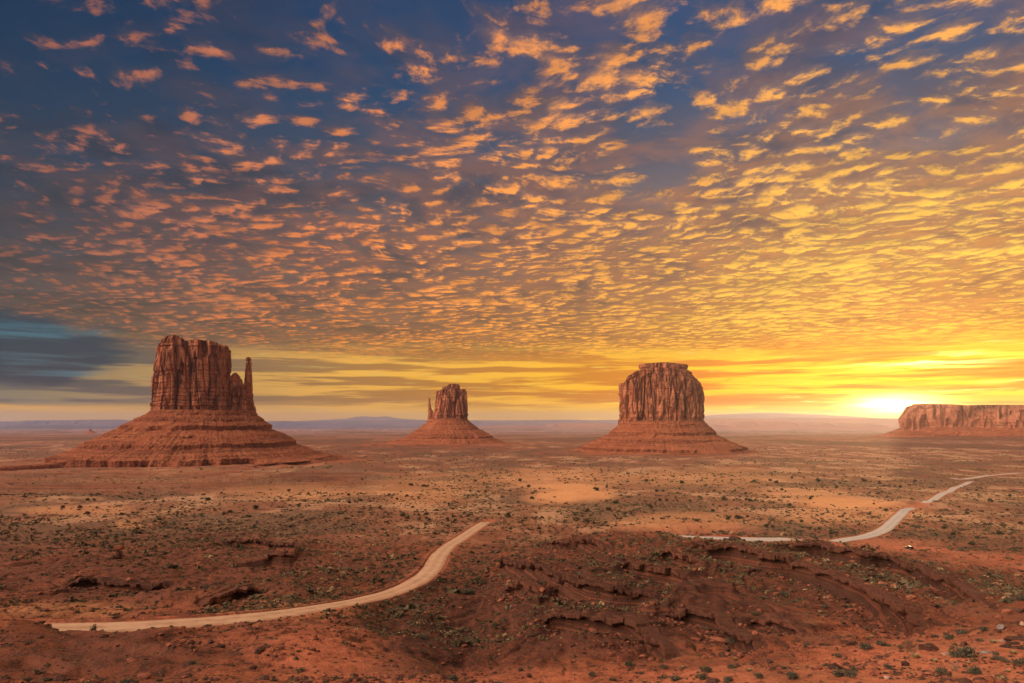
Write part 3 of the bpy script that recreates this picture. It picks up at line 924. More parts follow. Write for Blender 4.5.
# ---- the big mitten butte on the left
fr = Frame(203, 1930)
west = thing('butte', 'large red mitten shaped butte with a thin thumb spire on its right side', 'butte'); fr.place(west)
zf = fr.pt(200, 411)[1]
obj('cliff', stack_mesh('cliff', M_CLIFF, zf - 14, skyline(fr, [(148, 346), (157, 344.5), (161, 341), (166, 338.5), (173, 337.2), (181, 339), (185, 342.8), (190, 343.2), (197, 342), (204, 343), (212, 344), (219, 346), (225, 348), (229, 350.5), (232, 356)]),
    fr.prof([(420, 152), (405, 152.2), (385, 152.5), (378, 153), (365, 155), (355, 156.5), (346, 158.5), (338, 164)]), fr.prof([(420, 231.5), (395, 231), (380, 230.5), (368, 230.4), (352, 229.6), (338, 222)]),
    85, nt=760, nz=190, power=3.2, amp=7.5, crack=16.0, lam=30, seed=1.3, ledges=[(fr.pt(200, 404)[1], 8, 3.0), (fr.pt(200, 347)[1], 7, 2.5)]), west)
obj('shoulder', stack_mesh('shoulder', M_CLIFF, zf - 14, skyline(fr, [(226, 372), (230, 377), (233, 374), (236, 373.5), (239, 378), (243, 383), (247, 386)]),
    fr.prof([(420, 222), (372, 224)]), fr.prof([(420, 250), (400, 247), (385, 245), (376, 241)]), 62, nt=360, nz=90, power=2.6, amp=4.2, crack=6.0, lam=14, seed=4.1), west)
obj('spire', stack_mesh('spire', M_CLIFF, zf - 16, skyline(fr, [(243, 358.5), (246, 357.6), (249, 357.4), (252, 360)]),
    fr.prof([(420, 241), (405, 243), (390, 243.9), (382, 244.6), (370, 245.4), (358, 246.2)]), fr.prof([(420, 257.5), (414, 256.5), (405, 254.5), (396, 253.2), (384, 252.2), (370, 251.2), (363, 251.0), (358, 250.2)]),
    17, nt=160, nz=130, power=2.6, amp=1.3, crack=1.6, lam=11, seed=6.7, rough_top=1.0), west)
zl = lambda row: fr.pt(203, row)[1]
zlo, zhi = -12.0, zf + 2
obj('talus', talus_mesh('talus', M_TALUS, fr.prof([(463.5, -90), (462, -20), (460.5, 18), (459, 40), (455, 58), (450, 70), (440, 92), (430, 112), (420, 133), (413, 148), (408, 156)]),
    fr.prof([(463.5, 470), (462, 420), (460.5, 382), (458.5, 350), (452, 318), (446, 304), (436, 289), (428, 276), (420, 264), (414, 257), (408, 252)]),
    zlo, zhi, 1.0, nt=900, nz=260, ledges=[(zl(425), 12, 1.0), (zl(441), 11, 0.9), (zl(453), 20, 1.0), (zl(433), 7, 0.8), (zl(419), 6, 0.7), (zl(413.5), 6, 0.6)], seed=2.2, fade_right=1.3), west)

# ---- the smaller mitten butte in the middle distance
fr = Frame(448, 3300)
east = thing('butte', 'small far mitten butte with its thin spire on the left, between the two larger buttes', 'butte'); fr.place(east)
zf = fr.pt(448, 419)[1]
obj('cliff', stack_mesh('cliff', M_CLIFF, zf - 18, skyline(fr, [(432, 396), (436, 391.5), (441, 390.5), (443, 389.5), (464, 389.5), (467, 393)]),
    fr.prof([(424, 431.5), (415, 433.5), (408, 435.4), (395, 436.6), (390, 438.2)]), fr.prof([(424, 467.6), (410, 467), (397, 466), (390, 464.6)]),
    70, nt=480, nz=120, power=3.0, amp=6.5, crack=13, lam=26, seed=11.3, ledges=[(fr.pt(448, 414)[1], 10, 4)]), east)
obj('caprock', stack_mesh('caprock', M_CLIFF, fr.pt(450, 391)[1], skyline(fr, [(441, 387.4), (447, 386.6), (449, 384.4), (453, 384), (459, 384.6), (461, 387)]),
    fr.prof([(391, 441.5), (385, 442.5)]), fr.prof([(391, 460.4), (385, 459.6)]), 44, nt=220, nz=30, power=3.0, amp=1.8, crack=2.0, lam=12, seed=12.7), east)
obj('spire', stack_mesh('spire', M_CLIFF, zf - 20, skyline(fr, [(428, 398.4), (430, 397.8), (432, 399)]),
    fr.prof([(424, 427.2), (412, 427.8), (404, 428.2), (398, 428.5)]), fr.prof([(424, 436), (412, 433.4), (408, 431.3), (404, 430.5), (398, 430.1)]), 16, nt=110, nz=80, power=2.2, amp=1.2, crack=1.0, lam=9, seed=13.1, rough_top=1.0), east)
zl = lambda row: fr.pt(448, row)[1]
obj('talus', talus_mesh('talus', M_TALUS, fr.prof([(456, 310), (452, 336), (449, 356), (445, 376), (440, 396), (434, 410), (428, 419), (422, 427), (417, 433)]),
    fr.prof([(456, 580), (452, 552), (449, 532), (446, 516), (441, 501), (434, 489), (428, 478), (422, 470), (417, 465)]), -14, zf + 3, 1.0, nt=520, nz=170,
    ledges=[(zl(436), 7, 0.9), (zl(444), 8, 0.9), (zl(428), 5, 0.5)], seed=15.2), east)

# ---- the round butte right of the middle
fr = Frame(661, 2600)
merrick = thing('butte', 'massive round topped butte with sheer fluted sides and a flat cap, right of the middle', 'butte'); fr.place(merrick)
zf = fr.pt(661, 422)[1]
obj('cliff', stack_mesh('cliff', M_CLIFF, zf - 20, skyline(fr, [(618, 381), (621, 380.5), (625, 380), (627, 377), (633, 373.4), (641, 371), (650, 370), (662, 369.4), (680, 370), (690, 373), (697, 376.5), (701, 380), (704, 386)]),
    fr.prof([(428, 618.4), (415, 619), (400, 619.6), (390, 620), (380, 620.6), (374, 632), (370, 640)]), fr.prof([(428, 704.4), (410, 704), (398, 703.4), (388, 701.6), (380, 699.5), (374, 692), (370, 684)]),
    108, nt=760, nz=190, power=2.5, amp=7.0, crack=15.0, lam=23, seed=21.3, ledges=[(fr.pt(661, 418)[1], 9, -2)]), merrick)
obj('caprock', stack_mesh('caprock', M_CLIFF, fr.pt(661, 373.5)[1], skyline(fr, [(638, 366), (640, 364.8), (652, 364.4), (664, 363.6), (676, 364.6), (687, 365), (689, 367)]),
    fr.prof([(374, 633), (369.2, 641.5), (368.2, 639.2), (364, 638.8)]), fr.prof([(374, 695), (369.2, 685.5), (368.2, 688.0), (364, 688.2)]), 82, nt=420, nz=50, power=2.3, amp=4.0, crack=5.0, lam=17, seed=22.7, cap=10, rough_top=5.0), merrick)
zl = lambda row: fr.pt(661, row)[1]
obj('talus', talus_mesh('talus', M_TALUS, fr.prof([(461, 520), (455, 546), (452, 560), (449.5, 571), (446, 582), (440, 597), (434, 606), (428, 615), (420, 624), (416, 628)]),
    fr.prof([(461, 800), (455, 776), (452, 763), (449, 750), (445, 738), (440, 727), (434, 718), (428, 711), (420, 702), (416, 698)]), -14, zf + 5, 0.95, nt=640, nz=200,
    ledges=[(zl(431.5), 11, 0.9), (zl(446.5), 10, 1.0), (zl(438.5), 6, 0.8), (zl(424), 6, 0.7)], seed=25.2), merrick)

# ---- the long mesa on the right, in front of the rising sun
fr = Frame(1010, 5200)
mesa = thing('mesa', 'long flat topped mesa at the right edge with the sun glowing behind its left end', 'mesa'); fr.place(mesa)
zf = fr.pt(960, 427.5)[1]
ml = fr.prof([(434, 904), (427, 903.5), (418, 904.5), (411, 906.5), (407, 911), (405, 918)]); mr = fr.prof([(434, 1262), (406, 1255)])
obj('cliff', stack_mesh('cliff', M_CLIFF_PALE, zf - 30, skyline(fr, [(903, 414), (904.5, 410), (907, 407), (911, 405.4), (918, 404.4), (940, 404.8), (958, 405.2), (962, 406.4), (985, 405.8), (1000, 405.6), (1030, 406), (1120, 404), (1260, 406)]),
    ml, mr, 560, nt=1100, nz=70, power=3.4, amp=40, crack=40, lam=130, vert=1.4, seed=31.3, ring_bed=3.0), mesa)
zl = lambda row: fr.pt(960, row)[1]
obj('talus', talus_mesh('talus', M_TALUS, fr.prof([(441, 852), (438.5, 868), (436, 879), (433, 889), (430, 897), (427, 904), (425, 908)]), fr.prof([(441, 1300), (432, 1275), (425, 1255)]),
    -20, zf + 8, 0.56, power=3.4, nt=800, nz=70, ledges=[(zl(433), 10, 0.7)], seed=35.2, bump=7.0), mesa)


# ---- the tiny butte far off beyond the left flank
fr = Frame(90, 9500)
tiny = thing('butte', 'tiny lone butte on the far plain left of the large mitten butte', 'butte'); fr.place(tiny)
obj('cliff', stack_mesh('cliff', M_CLIFF_PALE, fr.pt(90, 431.6)[1], skyline(fr, [(88, 429.4), (90, 428.8), (92, 429.6)]), fr.prof([(432, 88.4), (429, 88.9)]), fr.prof([(432, 92.4), (429, 91.6)]), 20, nt=60, nz=12, amp=3, crack=4, lam=20, seed=41.0), tiny)
obj('talus', talus_mesh('talus', M_TALUS, fr.prof([(434.5, 82), (432, 86.5), (430.5, 88.8)]), fr.prof([(434.5, 100), (432, 95), (430.5, 91.8)]), -10, fr.pt(90, 430.8)[1], 1.0, nt=70, nz=12, seed=45.2), tiny)


# ---- far ranges: long tablelands closing the horizon
def range_mesh(name, pts, Y, thick, base_row, seed, mat, rough=0.35):
    """a tableland with its skyline, a short cliff, and a long slope down to the plain on the near side"""
    px = np.linspace(pts[0][0], pts[-1][0], int((pts[-1][0] - pts[0][0]) * 2.5))
    row = np.interp(px, [p[0] for p in pts], [p[1] for p in pts])
    row = row + fbm(px / 9, seed, 0, 3, 0.55) * rough
    zt = EYE - (row - HOR) / F * Y; zb = EYE - (base_row - HOR) / F * Y
    gully = fbm(px / 5, seed + 4, 0, 4, 0.6)
    levels = [(0.0, -0.30), (0.18, -0.16), (0.42, -0.065), (0.62, -0.024), (0.68, -0.020), (0.97, -0.014), (1.0, -0.008), (1.0, 0.10), (0.0, 0.22)]
    rows = []
    for t, dy in levels:
        Yk = Y * (1 + dy * thick * (1 + 0.5 * gully * (1 - t)))
        z = zb - 40 + (zt - zb + 40) * t
        rows.append(np.stack([(px - 512) / F * Y * (1 + dy * thick * 0.2 * 0), Yk, z], 1))
    return new_mesh(name, np.concatenate(rows), grid_faces(len(rows), len(px)), mat, False)


def far_material(name, a, b):
    def mat():
        L = position()
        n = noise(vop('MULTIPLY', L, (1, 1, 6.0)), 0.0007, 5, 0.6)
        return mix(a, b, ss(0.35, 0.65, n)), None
    return material(name, mat)


M_FAR = far_material('far_haze_blue_slopes', rgb(0.10, 0.12, 0.23), rgb(0.17, 0.15, 0.24))  # part of the distance haze is put into this blue base colour
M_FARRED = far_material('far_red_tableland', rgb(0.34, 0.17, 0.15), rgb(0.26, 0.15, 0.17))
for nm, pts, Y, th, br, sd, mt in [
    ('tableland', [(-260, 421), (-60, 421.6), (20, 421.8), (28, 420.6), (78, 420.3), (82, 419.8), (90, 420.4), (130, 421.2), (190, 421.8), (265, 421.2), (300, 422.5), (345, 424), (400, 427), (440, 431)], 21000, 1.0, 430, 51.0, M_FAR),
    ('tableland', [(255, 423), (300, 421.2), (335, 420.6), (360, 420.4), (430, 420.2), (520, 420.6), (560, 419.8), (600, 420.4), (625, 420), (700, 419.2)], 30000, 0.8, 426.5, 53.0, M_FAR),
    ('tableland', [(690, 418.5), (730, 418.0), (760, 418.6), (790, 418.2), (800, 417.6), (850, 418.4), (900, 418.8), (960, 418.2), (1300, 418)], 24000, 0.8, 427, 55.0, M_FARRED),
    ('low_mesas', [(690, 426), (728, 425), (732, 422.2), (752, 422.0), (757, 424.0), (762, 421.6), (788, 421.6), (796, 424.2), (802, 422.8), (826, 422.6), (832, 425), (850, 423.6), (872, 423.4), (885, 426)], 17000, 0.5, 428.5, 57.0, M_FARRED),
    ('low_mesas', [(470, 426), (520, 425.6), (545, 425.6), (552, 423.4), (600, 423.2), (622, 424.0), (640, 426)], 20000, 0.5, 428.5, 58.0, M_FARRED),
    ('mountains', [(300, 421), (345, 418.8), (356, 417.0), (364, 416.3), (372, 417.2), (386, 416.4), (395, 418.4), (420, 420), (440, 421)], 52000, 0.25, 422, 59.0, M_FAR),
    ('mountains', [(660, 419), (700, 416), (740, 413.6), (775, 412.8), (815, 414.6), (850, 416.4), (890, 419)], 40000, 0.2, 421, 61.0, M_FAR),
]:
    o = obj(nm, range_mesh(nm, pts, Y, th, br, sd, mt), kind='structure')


# ================================================================== desert haze
hz = material('desert_haze', lambda: ((1, 1, 1, 1), None))
nt = hz.node_tree; nt.nodes.clear()
_o = nt.nodes.new('ShaderNodeOutputMaterial'); _v = nt.nodes.new('ShaderNodeVolumePrincipled')
_v.inputs['Color'].default_value = (0.70, 0.76, 1.0, 1)
_v.inputs['Density'].default_value = 2.3e-5
_v.inputs['Anisotropy'].default_value = 0.68
nt.links.new(_v.outputs[0], _o.inputs['Volume'])
bm = bmesh.new(); bmesh.ops.create_cube(bm, size=1.0)
me = bpy.data.meshes.new('haze'); bm.to_mesh(me); bm.free(); me.materials.append(hz)
hazebox = obj('haze', me, kind='stuff')
_zb, _zt = EYE - _h.max() - 60, 480.0
hazebox.scale = (108000, 108000, _zt - _zb); hazebox.location = (0, 0, (_zb + _zt) / 2)

# ================================================================== plants, rocks and the car
def foliage_mat(name, a, b, dead=None):
    def mat():
        t = attr('tint'); tx, ty, _ = sep(t)
        oi = S.new('ShaderNodeObjectInfo'); r = S(oi.outputs['Random'])
        c = mix(a, b, sat(tx * 0.7 + r * 0.4 - 0.05))
        if dead: c = mix(c, dead, ss(0.72, 0.95, ty))
        return c, None
    return material(name, mat)


M_JUN = foliage_mat('juniper_leaves', rgb(0.030, 0.034, 0.018), rgb(0.065, 0.064, 0.034), rgb(0.12, 0.08, 0.05))
M_SAGE = foliage_mat('sagebrush_leaves', rgb(0.048, 0.048, 0.032), rgb(0.115, 0.108, 0.072), rgb(0.22, 0.16, 0.10))
M_DRY = foliage_mat('dry_grass_blades', rgb(0.33, 0.24, 0.12), rgb(0.50, 0.39, 0.21), rgb(0.24, 0.19, 0.10))
M_SCRUB = foliage_mat('desert_scrub', rgb(0.050, 0.042, 0.026), rgb(0.16, 0.115, 0.066), rgb(0.40, 0.27, 0.14))
M_WOOD = material('weathered_wood', lambda: (mix(rgb(0.17, 0.12, 0.085), rgb(0.27, 0.21, 0.16), noise(local(), 9, 3)), None))


def stone_mat(name, a, b, dk):
    def mat():
        P = position(); oi = S.new('ShaderNodeObjectInfo'); r = S(oi.outputs['Random'])
        n = noise(P, 1.3, 4, 0.65); n2 = noise(P, 5.0, 3, 0.6)
        c = mix(mix(a, b, r), dk, ss(0.45, 0.66, n) * 0.8)
        c = mix(c, b, ss(0.6, 0.72, n2) * 0.5)
        return c, (n2 + n, 0.12)
    return material(name, mat)


M_STONE = stone_mat('red_sandstone', rgb(0.25, 0.085, 0.047), rgb(0.38, 0.140, 0.080), rgb(0.11, 0.042, 0.028))
M_DARKSTONE = stone_mat('dark_varnished_stone', rgb(0.070, 0.033, 0.024), rgb(0.125, 0.054, 0.036), rgb(0.040, 0.023, 0.019))
M_LEDGE = stone_mat('dark_red_ledge_rock', rgb(0.085, 0.034, 0.022), rgb(0.15, 0.056, 0.034), rgb(0.045, 0.022, 0.017))
M_BLOCK = material('mixed_fallen_blocks', lambda: (mix(mix(rgb(0.54, 0.24, 0.14), rgb(0.34, 0.115, 0.06), ss(0.44, 0.50, noise(local(), 0.21, 1, 0.5))), rgb(0.14, 0.05, 0.03), ss(0.56, 0.60, noise(local(), 0.17, 1, 0.5))), None))
M_PALESTONE = stone_mat('pale_sandstone_slab', rgb(0.36, 0.21, 0.15), rgb(0.47, 0.31, 0.23), rgb(0.20, 0.11, 0.08))
M_GREYSTONE = stone_mat('grey_sandstone', rgb(0.20, 0.165, 0.155), rgb(0.29, 0.24, 0.22), rgb(0.10, 0.065, 0.055))


def leaf_cloud(r, n, size, ext, zc, hole=0.25, seed=0, upright=0.0, clumps=7):
    """n small leaf sprays gathered in uneven clumps through an ellipsoid of half sizes ext about height zc"""
    g = np.random.default_rng(seed)
    cc = g.normal(size=(clumps, 3)); cc /= np.linalg.norm(cc, axis=1)[:, None]
    cc *= g.uniform(0.35, 0.85, clumps)[:, None]; cc[:, 2] = np.abs(cc[:, 2]) * 1.0 - 0.35
    k = g.integers(0, clumps, n)
    p = cc[k] + g.normal(size=(n, 3)) * 0.26
    p = p * np.array(ext) * r + np.array([0, 0, zc * r])
    p[:, 2] = np.maximum(p[:, 2], 0.06 * r)
    d = g.normal(size=(n, 3)); d[:, 2] += upright * 2; d /= np.linalg.norm(d, axis=1)[:, None]
    e = np.cross(d, g.normal(size=(n, 3))); e /= np.linalg.norm(e, axis=1)[:, None]
    s = size * r * g.uniform(0.6, 1.4, n)[:, None]
    w = s * (0.5 if upright < 0.5 else 0.10)
    V = np.stack([p - e * w, p + d * s * 0.2 + e * w * 0.2 - d * s, p + e * w, p + d * s], 1).reshape(-1, 3)
    V[:, 2] = np.maximum(V[:, 2], -0.02 * r)
    Fq = np.arange(n * 4).reshape(-1, 4)
    t = np.repeat(np.clip(g.uniform(0, 1, n) * 0.7 + 0.3 * cc[k, 2] + 0.1, 0, 1), 4); t2 = np.repeat(g.uniform(0, 1, n), 4)
    return V, Fq, np.stack([t, t2, np.zeros(n * 4), np.ones(n * 4)], 1)


def tubes(paths, sides=5):
    """tapered tubes along polylines; each path is (points, radii)"""
    V, Fc = [], []; base = 0
    for pts, rad in paths:
        pts = np.asarray(pts, float); n = len(pts)
        tg = np.gradient(pts, axis=0); tg /= np.linalg.norm(tg, axis=1)[:, None] + 1e-9
        for i in range(n):
            a = np.cross(tg[i], (0.3, 0.9, 0.2)); a /= np.linalg.norm(a); b = np.cross(tg[i], a)
            for k in range(sides):
                q = 2 * math.pi * k / sides
                V.append(pts[i] + (a * math.cos(q) + b * math.sin(q)) * rad[i])
        Fc.append(grid_faces(n, sides, True) + base); base += n * sides
    return np.array(V), np.concatenate(Fc)


def branchy(seed, n, height, spread, r0, forks=2):
    g = np.random.default_rng(seed); out = []
    for i in range(n):
        a = g.uniform(0, 2 * math.pi); tilt = g.uniform(0.15, 1.0) * spread
        p = [np.zeros(3)]; d = np.array([math.cos(a) * tilt, math.sin(a) * tilt, 1.0]); d /= np.linalg.norm(d)
        m = 6
        for k in range(m):
            d = d + g.normal(size=3) * 0.22; d /= np.linalg.norm(d)
            p.append(p[-1] + d * height / m * g.uniform(0.8, 1.15))
        out.append((p, np.linspace(r0, r0 * 0.25, m + 1)))
        for _ in range(forks):
            s = g.integers(2, m); q = [p[s]]; e = d + g.normal(size=3) * 0.7; e /= np.linalg.norm(e)
            for k in range(4):
                e = e + g.normal(size=3) * 0.2; e /= np.linalg.norm(e); q.append(q[-1] + e * height * 0.14)
            out.append((q, np.linspace(r0 * 0.55, r0 * 0.12, 5)))
    return tubes(out)


def sun_plant(name, label, cat, group, foliage, wood, fmat, fname='foliage', wname='stem'):
    t = thing(name, label, cat, group=group)
    V, Fq, A = foliage
    obj(fname, new_mesh(fname, V, Fq, fmat, False, {'tint': A}), t)
    if wood is not None: obj(wname, new_mesh(wname, wood[0], wood[1], M_WOOD, True), t)
    return t


class Kind:
    """one built plant or stone per variant; the first placing moves it, later ones copy it"""
    def __init__(self, protos): self.p = protos; self.used = [False] * len(protos); self.n = 0

    def place(self, loc, rz, scale, label, group):
        i = self.n % len(self.p); self.n += 1
        r = self.p[i]
        if not self.used[i]:
            self.used[i] = True
            r.location = loc; r.rotation_euler = (0, 0, rz); r.scale = scale if isinstance(scale, tuple) else (scale,) * 3
            r['label'] = label; r['group'] = group
            return r
        return dup(r, loc, rz, scale, label, group)


def juniper(seed):
    g = np.random.default_rng(seed)
    fol = leaf_cloud(1.0, 520, 0.17, (0.85, 0.85, 0.72), 0.72, seed=seed, clumps=11)
    wood = branchy(seed, 5, 1.05, 0.7, 0.055, 1)
    return sun_plant('juniper_tree', 'juniper', 'tree', 'junipers', fol, wood, M_JUN, 'crown', 'trunk')


def sage(seed):
    fol = leaf_cloud(1.0, 620, 0.115, (0.9, 0.9, 0.62), 0.46, seed=seed, upright=0.25, clumps=13)
    return sun_plant('sagebrush', 'sagebrush', 'shrub', 'sagebrush', fol, branchy(seed, 7, 0.72, 1.1, 0.028, 2), M_SAGE)


def tuft(seed):
    g = np.random.default_rng(seed); n = 420
    a = g.uniform(0, 2 * math.pi, n); r0 = np.sqrt(g.uniform(0, 1, n)) * 0.30; lean = g.uniform(0.1, 0.9, n); L = g.uniform(0.6, 1.1, n)
    b = np.stack([np.cos(a) * r0, np.sin(a) * r0, np.zeros(n)], 1)
    out = np.stack([np.cos(a) * lean, np.sin(a) * lean, np.ones(n)], 1); out /= np.linalg.norm(out, axis=1)[:, None]
    sd = np.stack([-np.sin(a), np.cos(a), np.zeros(n)], 1) * 0.028
    mid = b + out * L[:, None] * 0.6; tip = b + out * L[:, None]; tip[:, 2] -= lean * L * 0.22
    V = np.stack([b - sd, b + sd, mid + sd * 0.8, mid - sd * 0.8, tip], 1).reshape(-1, 3)
    i = np.arange(n)[:, None] * 5
    t = np.repeat(g.uniform(0, 1, n), 5); t2 = np.repeat(g.uniform(0, 1, n), 5)
    me = new_mesh('grass_tuft', V, [i + np.array([[0, 1, 2, 3]]), i + np.array([[3, 2, 4]])], M_DRY, False, {'tint': np.stack([t, t2, t * 0, t * 0 + 1], 1)})
    return obj('grass_tuft', me, label='tuft', category='grass tuft', group='tufts')


def stone_shape(seed, flat=0.7, sub=3, crack=0.3):
    bm = bmesh.new(); bmesh.ops.create_icosphere(bm, subdivisions=sub, radius=1.0)
    V = np.array([v.co for v in bm.verts]); Fc = np.array([[v.index for v in f.verts] for f in bm.faces]); bm.free()
    g = np.random.default_rng(seed)
    # cut by random planes for angular, broken faces
    for _ in range(11):
        n = g.normal(size=3); n /= np.linalg.norm(n); h = g.uniform(0.50, 0.82)
        d = V @ n; V = V - np.where(d > h, d - h, 0)[:, None] * n
    V = V + fbm(V[:, 0] * 2 + seed, V[:, 1] * 2, V[:, 2] * 2, 3)[:, None] * V * 0.16
    V = V * np.array([1.0, g.uniform(0.65, 0.95), flat]); V[:, 2] += flat * 0.35
    return V, Fc


def boulder(seed, mat, flat=0.7, name='boulder'):
    V, Fc = stone_shape(seed, flat)
    return obj(name, new_mesh(name, V, Fc, mat, False), label='stone', category='boulder' if name == 'boulder' else 'rock', group='stones')


def scatter_mesh(name, templates, pos, scl, rz, mat, group=None, tint=None):
    """many small copies of a few templates as ONE mesh (ground cover)"""
    g = np.random.default_rng(len(pos)); k = g.integers(0, len(templates), len(pos))
    Vs, Fs, As = [], [], []; base = 0
    for i, (V, Fc, A) in enumerate(templates):
        m = np.nonzero(k == i)[0]
        if not len(m): continue
        c, s = np.cos(rz[m])[:, None], np.sin(rz[m])[:, None]; sc = scl[m]
        x = V[None, :, 0] * sc[:, :1]; y = V[None, :, 1] * sc[:, :1]; z = V[None, :, 2] * sc[:, 1:2]
        W_ = np.stack([x * c - y * s + pos[m, 0:1], x * s + y * c + pos[m, 1:2], z + pos[m, 2:3]], -1).reshape(-1, 3)
        Fs.append((Fc[None] + (np.arange(len(m)) * len(V))[:, None, None]).reshape(-1, Fc.shape[1]) + base)
        if A is not None:
            a = np.repeat(A[None], len(m), 0).copy(); a[:, :, 0] = np.clip(a[:, :, 0] * 0.5 + tint[m][:, None] * 0.7, 0, 1); a[:, :, 1] = np.clip(a[:, :, 1] * 0.25 + tint[m][:, None] ** 2 * 0.75, 0, 1)
            As.append(a.reshape(-1, 4))
        Vs.append(W_); base += len(W_)
    return obj(name, new_mesh(name, np.concatenate(Vs), np.concatenate(Fs), mat, False, {'tint': np.concatenate(As)} if As else None), kind='stuff')


# ---- where the buttes stand, so that nothing grows inside them
BUTTE_FEET = []
for b, rad in ((west, 440), (east, 400), (merrick, 335), (mesa, 700)):
    BUTTE_FEET.append((b.location.x, b.location.y, rad))


def clear_of(X, Y, margin=3.0):
    ok = road_mask(X, Y) > margin
    for bx, by, r in BUTTE_FEET: ok &= np.hypot(X - bx, Y - by) > r
    return ok


def sample(n, u0, u1, v0, v1, g, power=1.0):
    u = g.uniform(u0, u1, n); v = v0 + (v1 - v0) * g.uniform(0, 1, n) ** power
    ys = np.geomspace(20, 79000, 4000)
    Y = np.interp(-v, -row_of(ys), ys); X = (u - 512) / F * Y
    return X, Y, u, v


# ---- low desert scrub, thousands of small clumps
g = np.random.default_rng(99)
X, Y, u, v = sample(120000, -120, 1150, 447, 612, g)
d = np.hypot(X, Y)
w = fbm(X / 110, Y / 190, 32.0, 4, 0.55)
w2 = fbm(X / 26, Y / 44, 35.0, 3)
w3 = fbm(X / 140, Y / 260, 3.0, 3)
zone = np.interp(v, [447, 462, 470, 500, 530, 560, 612], [0.12, 0.28, 0.50, 0.70, 0.66, 0.36, 0.22])
inbutte = (u < 400) & (v > 470) & (v < 492)
keep = (g.uniform(0, 1, len(X)) < np.clip(zone + 0.04 + w * 1.5 + w2 * 1.2 + w3 * 0.8, 0.015, 1) * np.where(inbutte, 0.15, 1)) & clear_of(X, Y, 2.0)
for cu, cv, ru, rv in ((573, 495, 38, 9), (845, 503, 40, 6), (860, 545, 90, 6), (985, 560, 60, 9), (700, 529, 60, 7)):
    keep &= (np.hypot((u - cu) / ru, (v - cv) / rv) > 1.0 + 0.3 * w) | (g.uniform(0, 1, len(X)) < 0.06)
X, Y, d, v = X[keep], Y[keep], d[keep], v[keep]
Z = ground_z(X, Y)
size = np.clip(g.lognormal(0.02, 0.6, len(X)) * np.interp(Y, [100, 300, 700, 1500, 3000], [0.32, 0.5, 0.75, 1.3, 2.4]), 0.2, 3.8)
tint = np.clip(g.beta(1.2, 1.6, len(X)) + 0.15 * np.sign(w3[keep]), 0, 1)
tm = []
for sd in range(5):
    V, Fq, A = leaf_cloud(1.0, 16, 0.55, (0.9, 0.9, 0.5), 0.30, seed=300 + sd, upright=0.2, clumps=4)
    tm.append((V, Fq, A))
scatter_mesh('scrub', tm, np.stack([X, Y, Z], 1), np.stack([size, size * g.uniform(0.45, 0.9, len(X))], 1), g.uniform(0, 6.28, len(X)), M_SCRUB, tint=tint)
# near scrub and twiggy dead stuff on the close slopes
X, Y, u, v = sample(5200, -60, 1100, 560, 700, g, 0.9)
k = clear_of(X, Y, 1.0) & (g.uniform(0, 1, len(X)) < np.clip(0.4 + fbm(X / 14, Y / 20, 5.0, 3) * 1.3, 0.05, 1)); X, Y = X[k], Y[k]
size = np.clip(g.lognormal(0, 0.5, len(X)) * np.interp(Y, [60, 150, 300], [0.16, 0.30, 0.5]), 0.08, 0.9)
tm = [leaf_cloud(1.0, 46, 0.28, (0.9, 0.9, 0.6), 0.40, seed=330 + sd, upright=0.3, clumps=6) for sd in range(4)]
scatter_mesh('scrub', tm, np.stack([X, Y, ground_z(X, Y)], 1), np.stack([size, size * g.uniform(0.6, 1.1, len(X))], 1), g.uniform(0, 6.28, len(X)), M_SCRUB, tint=g.beta(1.3, 1.4, len(X)))

# ---- fallen blocks strewn over the debris skirts
for root, n, lo, hi in ((west, 2600, 1.6, 6.0), (merrick, 1500, 1.6, 6.0), (east, 700, 2.0, 6.0)):
    tl_ = next(c_ for c_ in root.children if c_.name.startswith('talus'))
    me = tl_.data; co = np.empty(len(me.vertices) * 3, np.float32); me.vertices.foreach_get('co', co); co = co.reshape(-1, 3)
    front = np.nonzero((co[:, 1] < co[:, 1].max() * 0.25) & (co[:, 2] > 3))[0]
    cl = fbm(co[front, 0] / 45, co[front, 1] / 45, co[front, 2] / 30, 3)
    wgt = np.clip(0.25 + cl * 1.6, 0.02, 1); ids = g.choice(front, n, p=wgt / wgt.sum())
    s = np.clip(g.lognormal(0.75, 0.4, n), lo, hi) * 0.55
    k_ = scatter_mesh('fallen_blocks', [stone_shape(430 + i, 0.8, 1) + (None,) for i in range(5)], co[ids].astype(float), np.stack([s, s], 1), g.uniform(0, 6.28, n), M_BLOCK)
    k_.parent = root

# ---- rubble: broken stones below the ledges and over the near slopes
st = [stone_shape(400 + i, 0.65, 1) + (None,) for i in range(6)]
px_, py_, pz_ = [], [], []
for i, (q, a, L, nrm) in enumerate(_scarps[:len(LEDGES)]):
    n = int(len(q) * 34)
    j = g.integers(0, len(q), n); off = -np.abs(g.normal(0, 7.0, n)) - 0.4
    p = q[j] + nrm[j] * off[:, None] + g.normal(0, 1.5, (n, 2)); px_.append(p[:, 0]); py_.append(p[:, 1])
X1, Y1 = np.concatenate(px_), np.concatenate(py_)
s1 = np.clip(g.lognormal(-1.15, 0.65, len(X1)), 0.08, 1.6)
X2, Y2, u2, v2 = sample(42000, -60, 1090, 556, 700, g)
w = fbm(X2 / 16, Y2 / 22, 61.0, 4, 0.6)
k = g.uniform(0, 1, len(X2)) < np.clip(0.16 + w * 2.2, 0.02, 1)
X2, Y2 = X2[k], Y2[k]; s2 = np.clip(g.lognormal(-1.75, 0.7, len(X2)), 0.04, 1.2) * np.interp(Y2, [60, 160, 260], [0.9, 1.3, 1.9])
X3, Y3, u3, v3 = sample(26000, -60, 430, 585, 705, g)
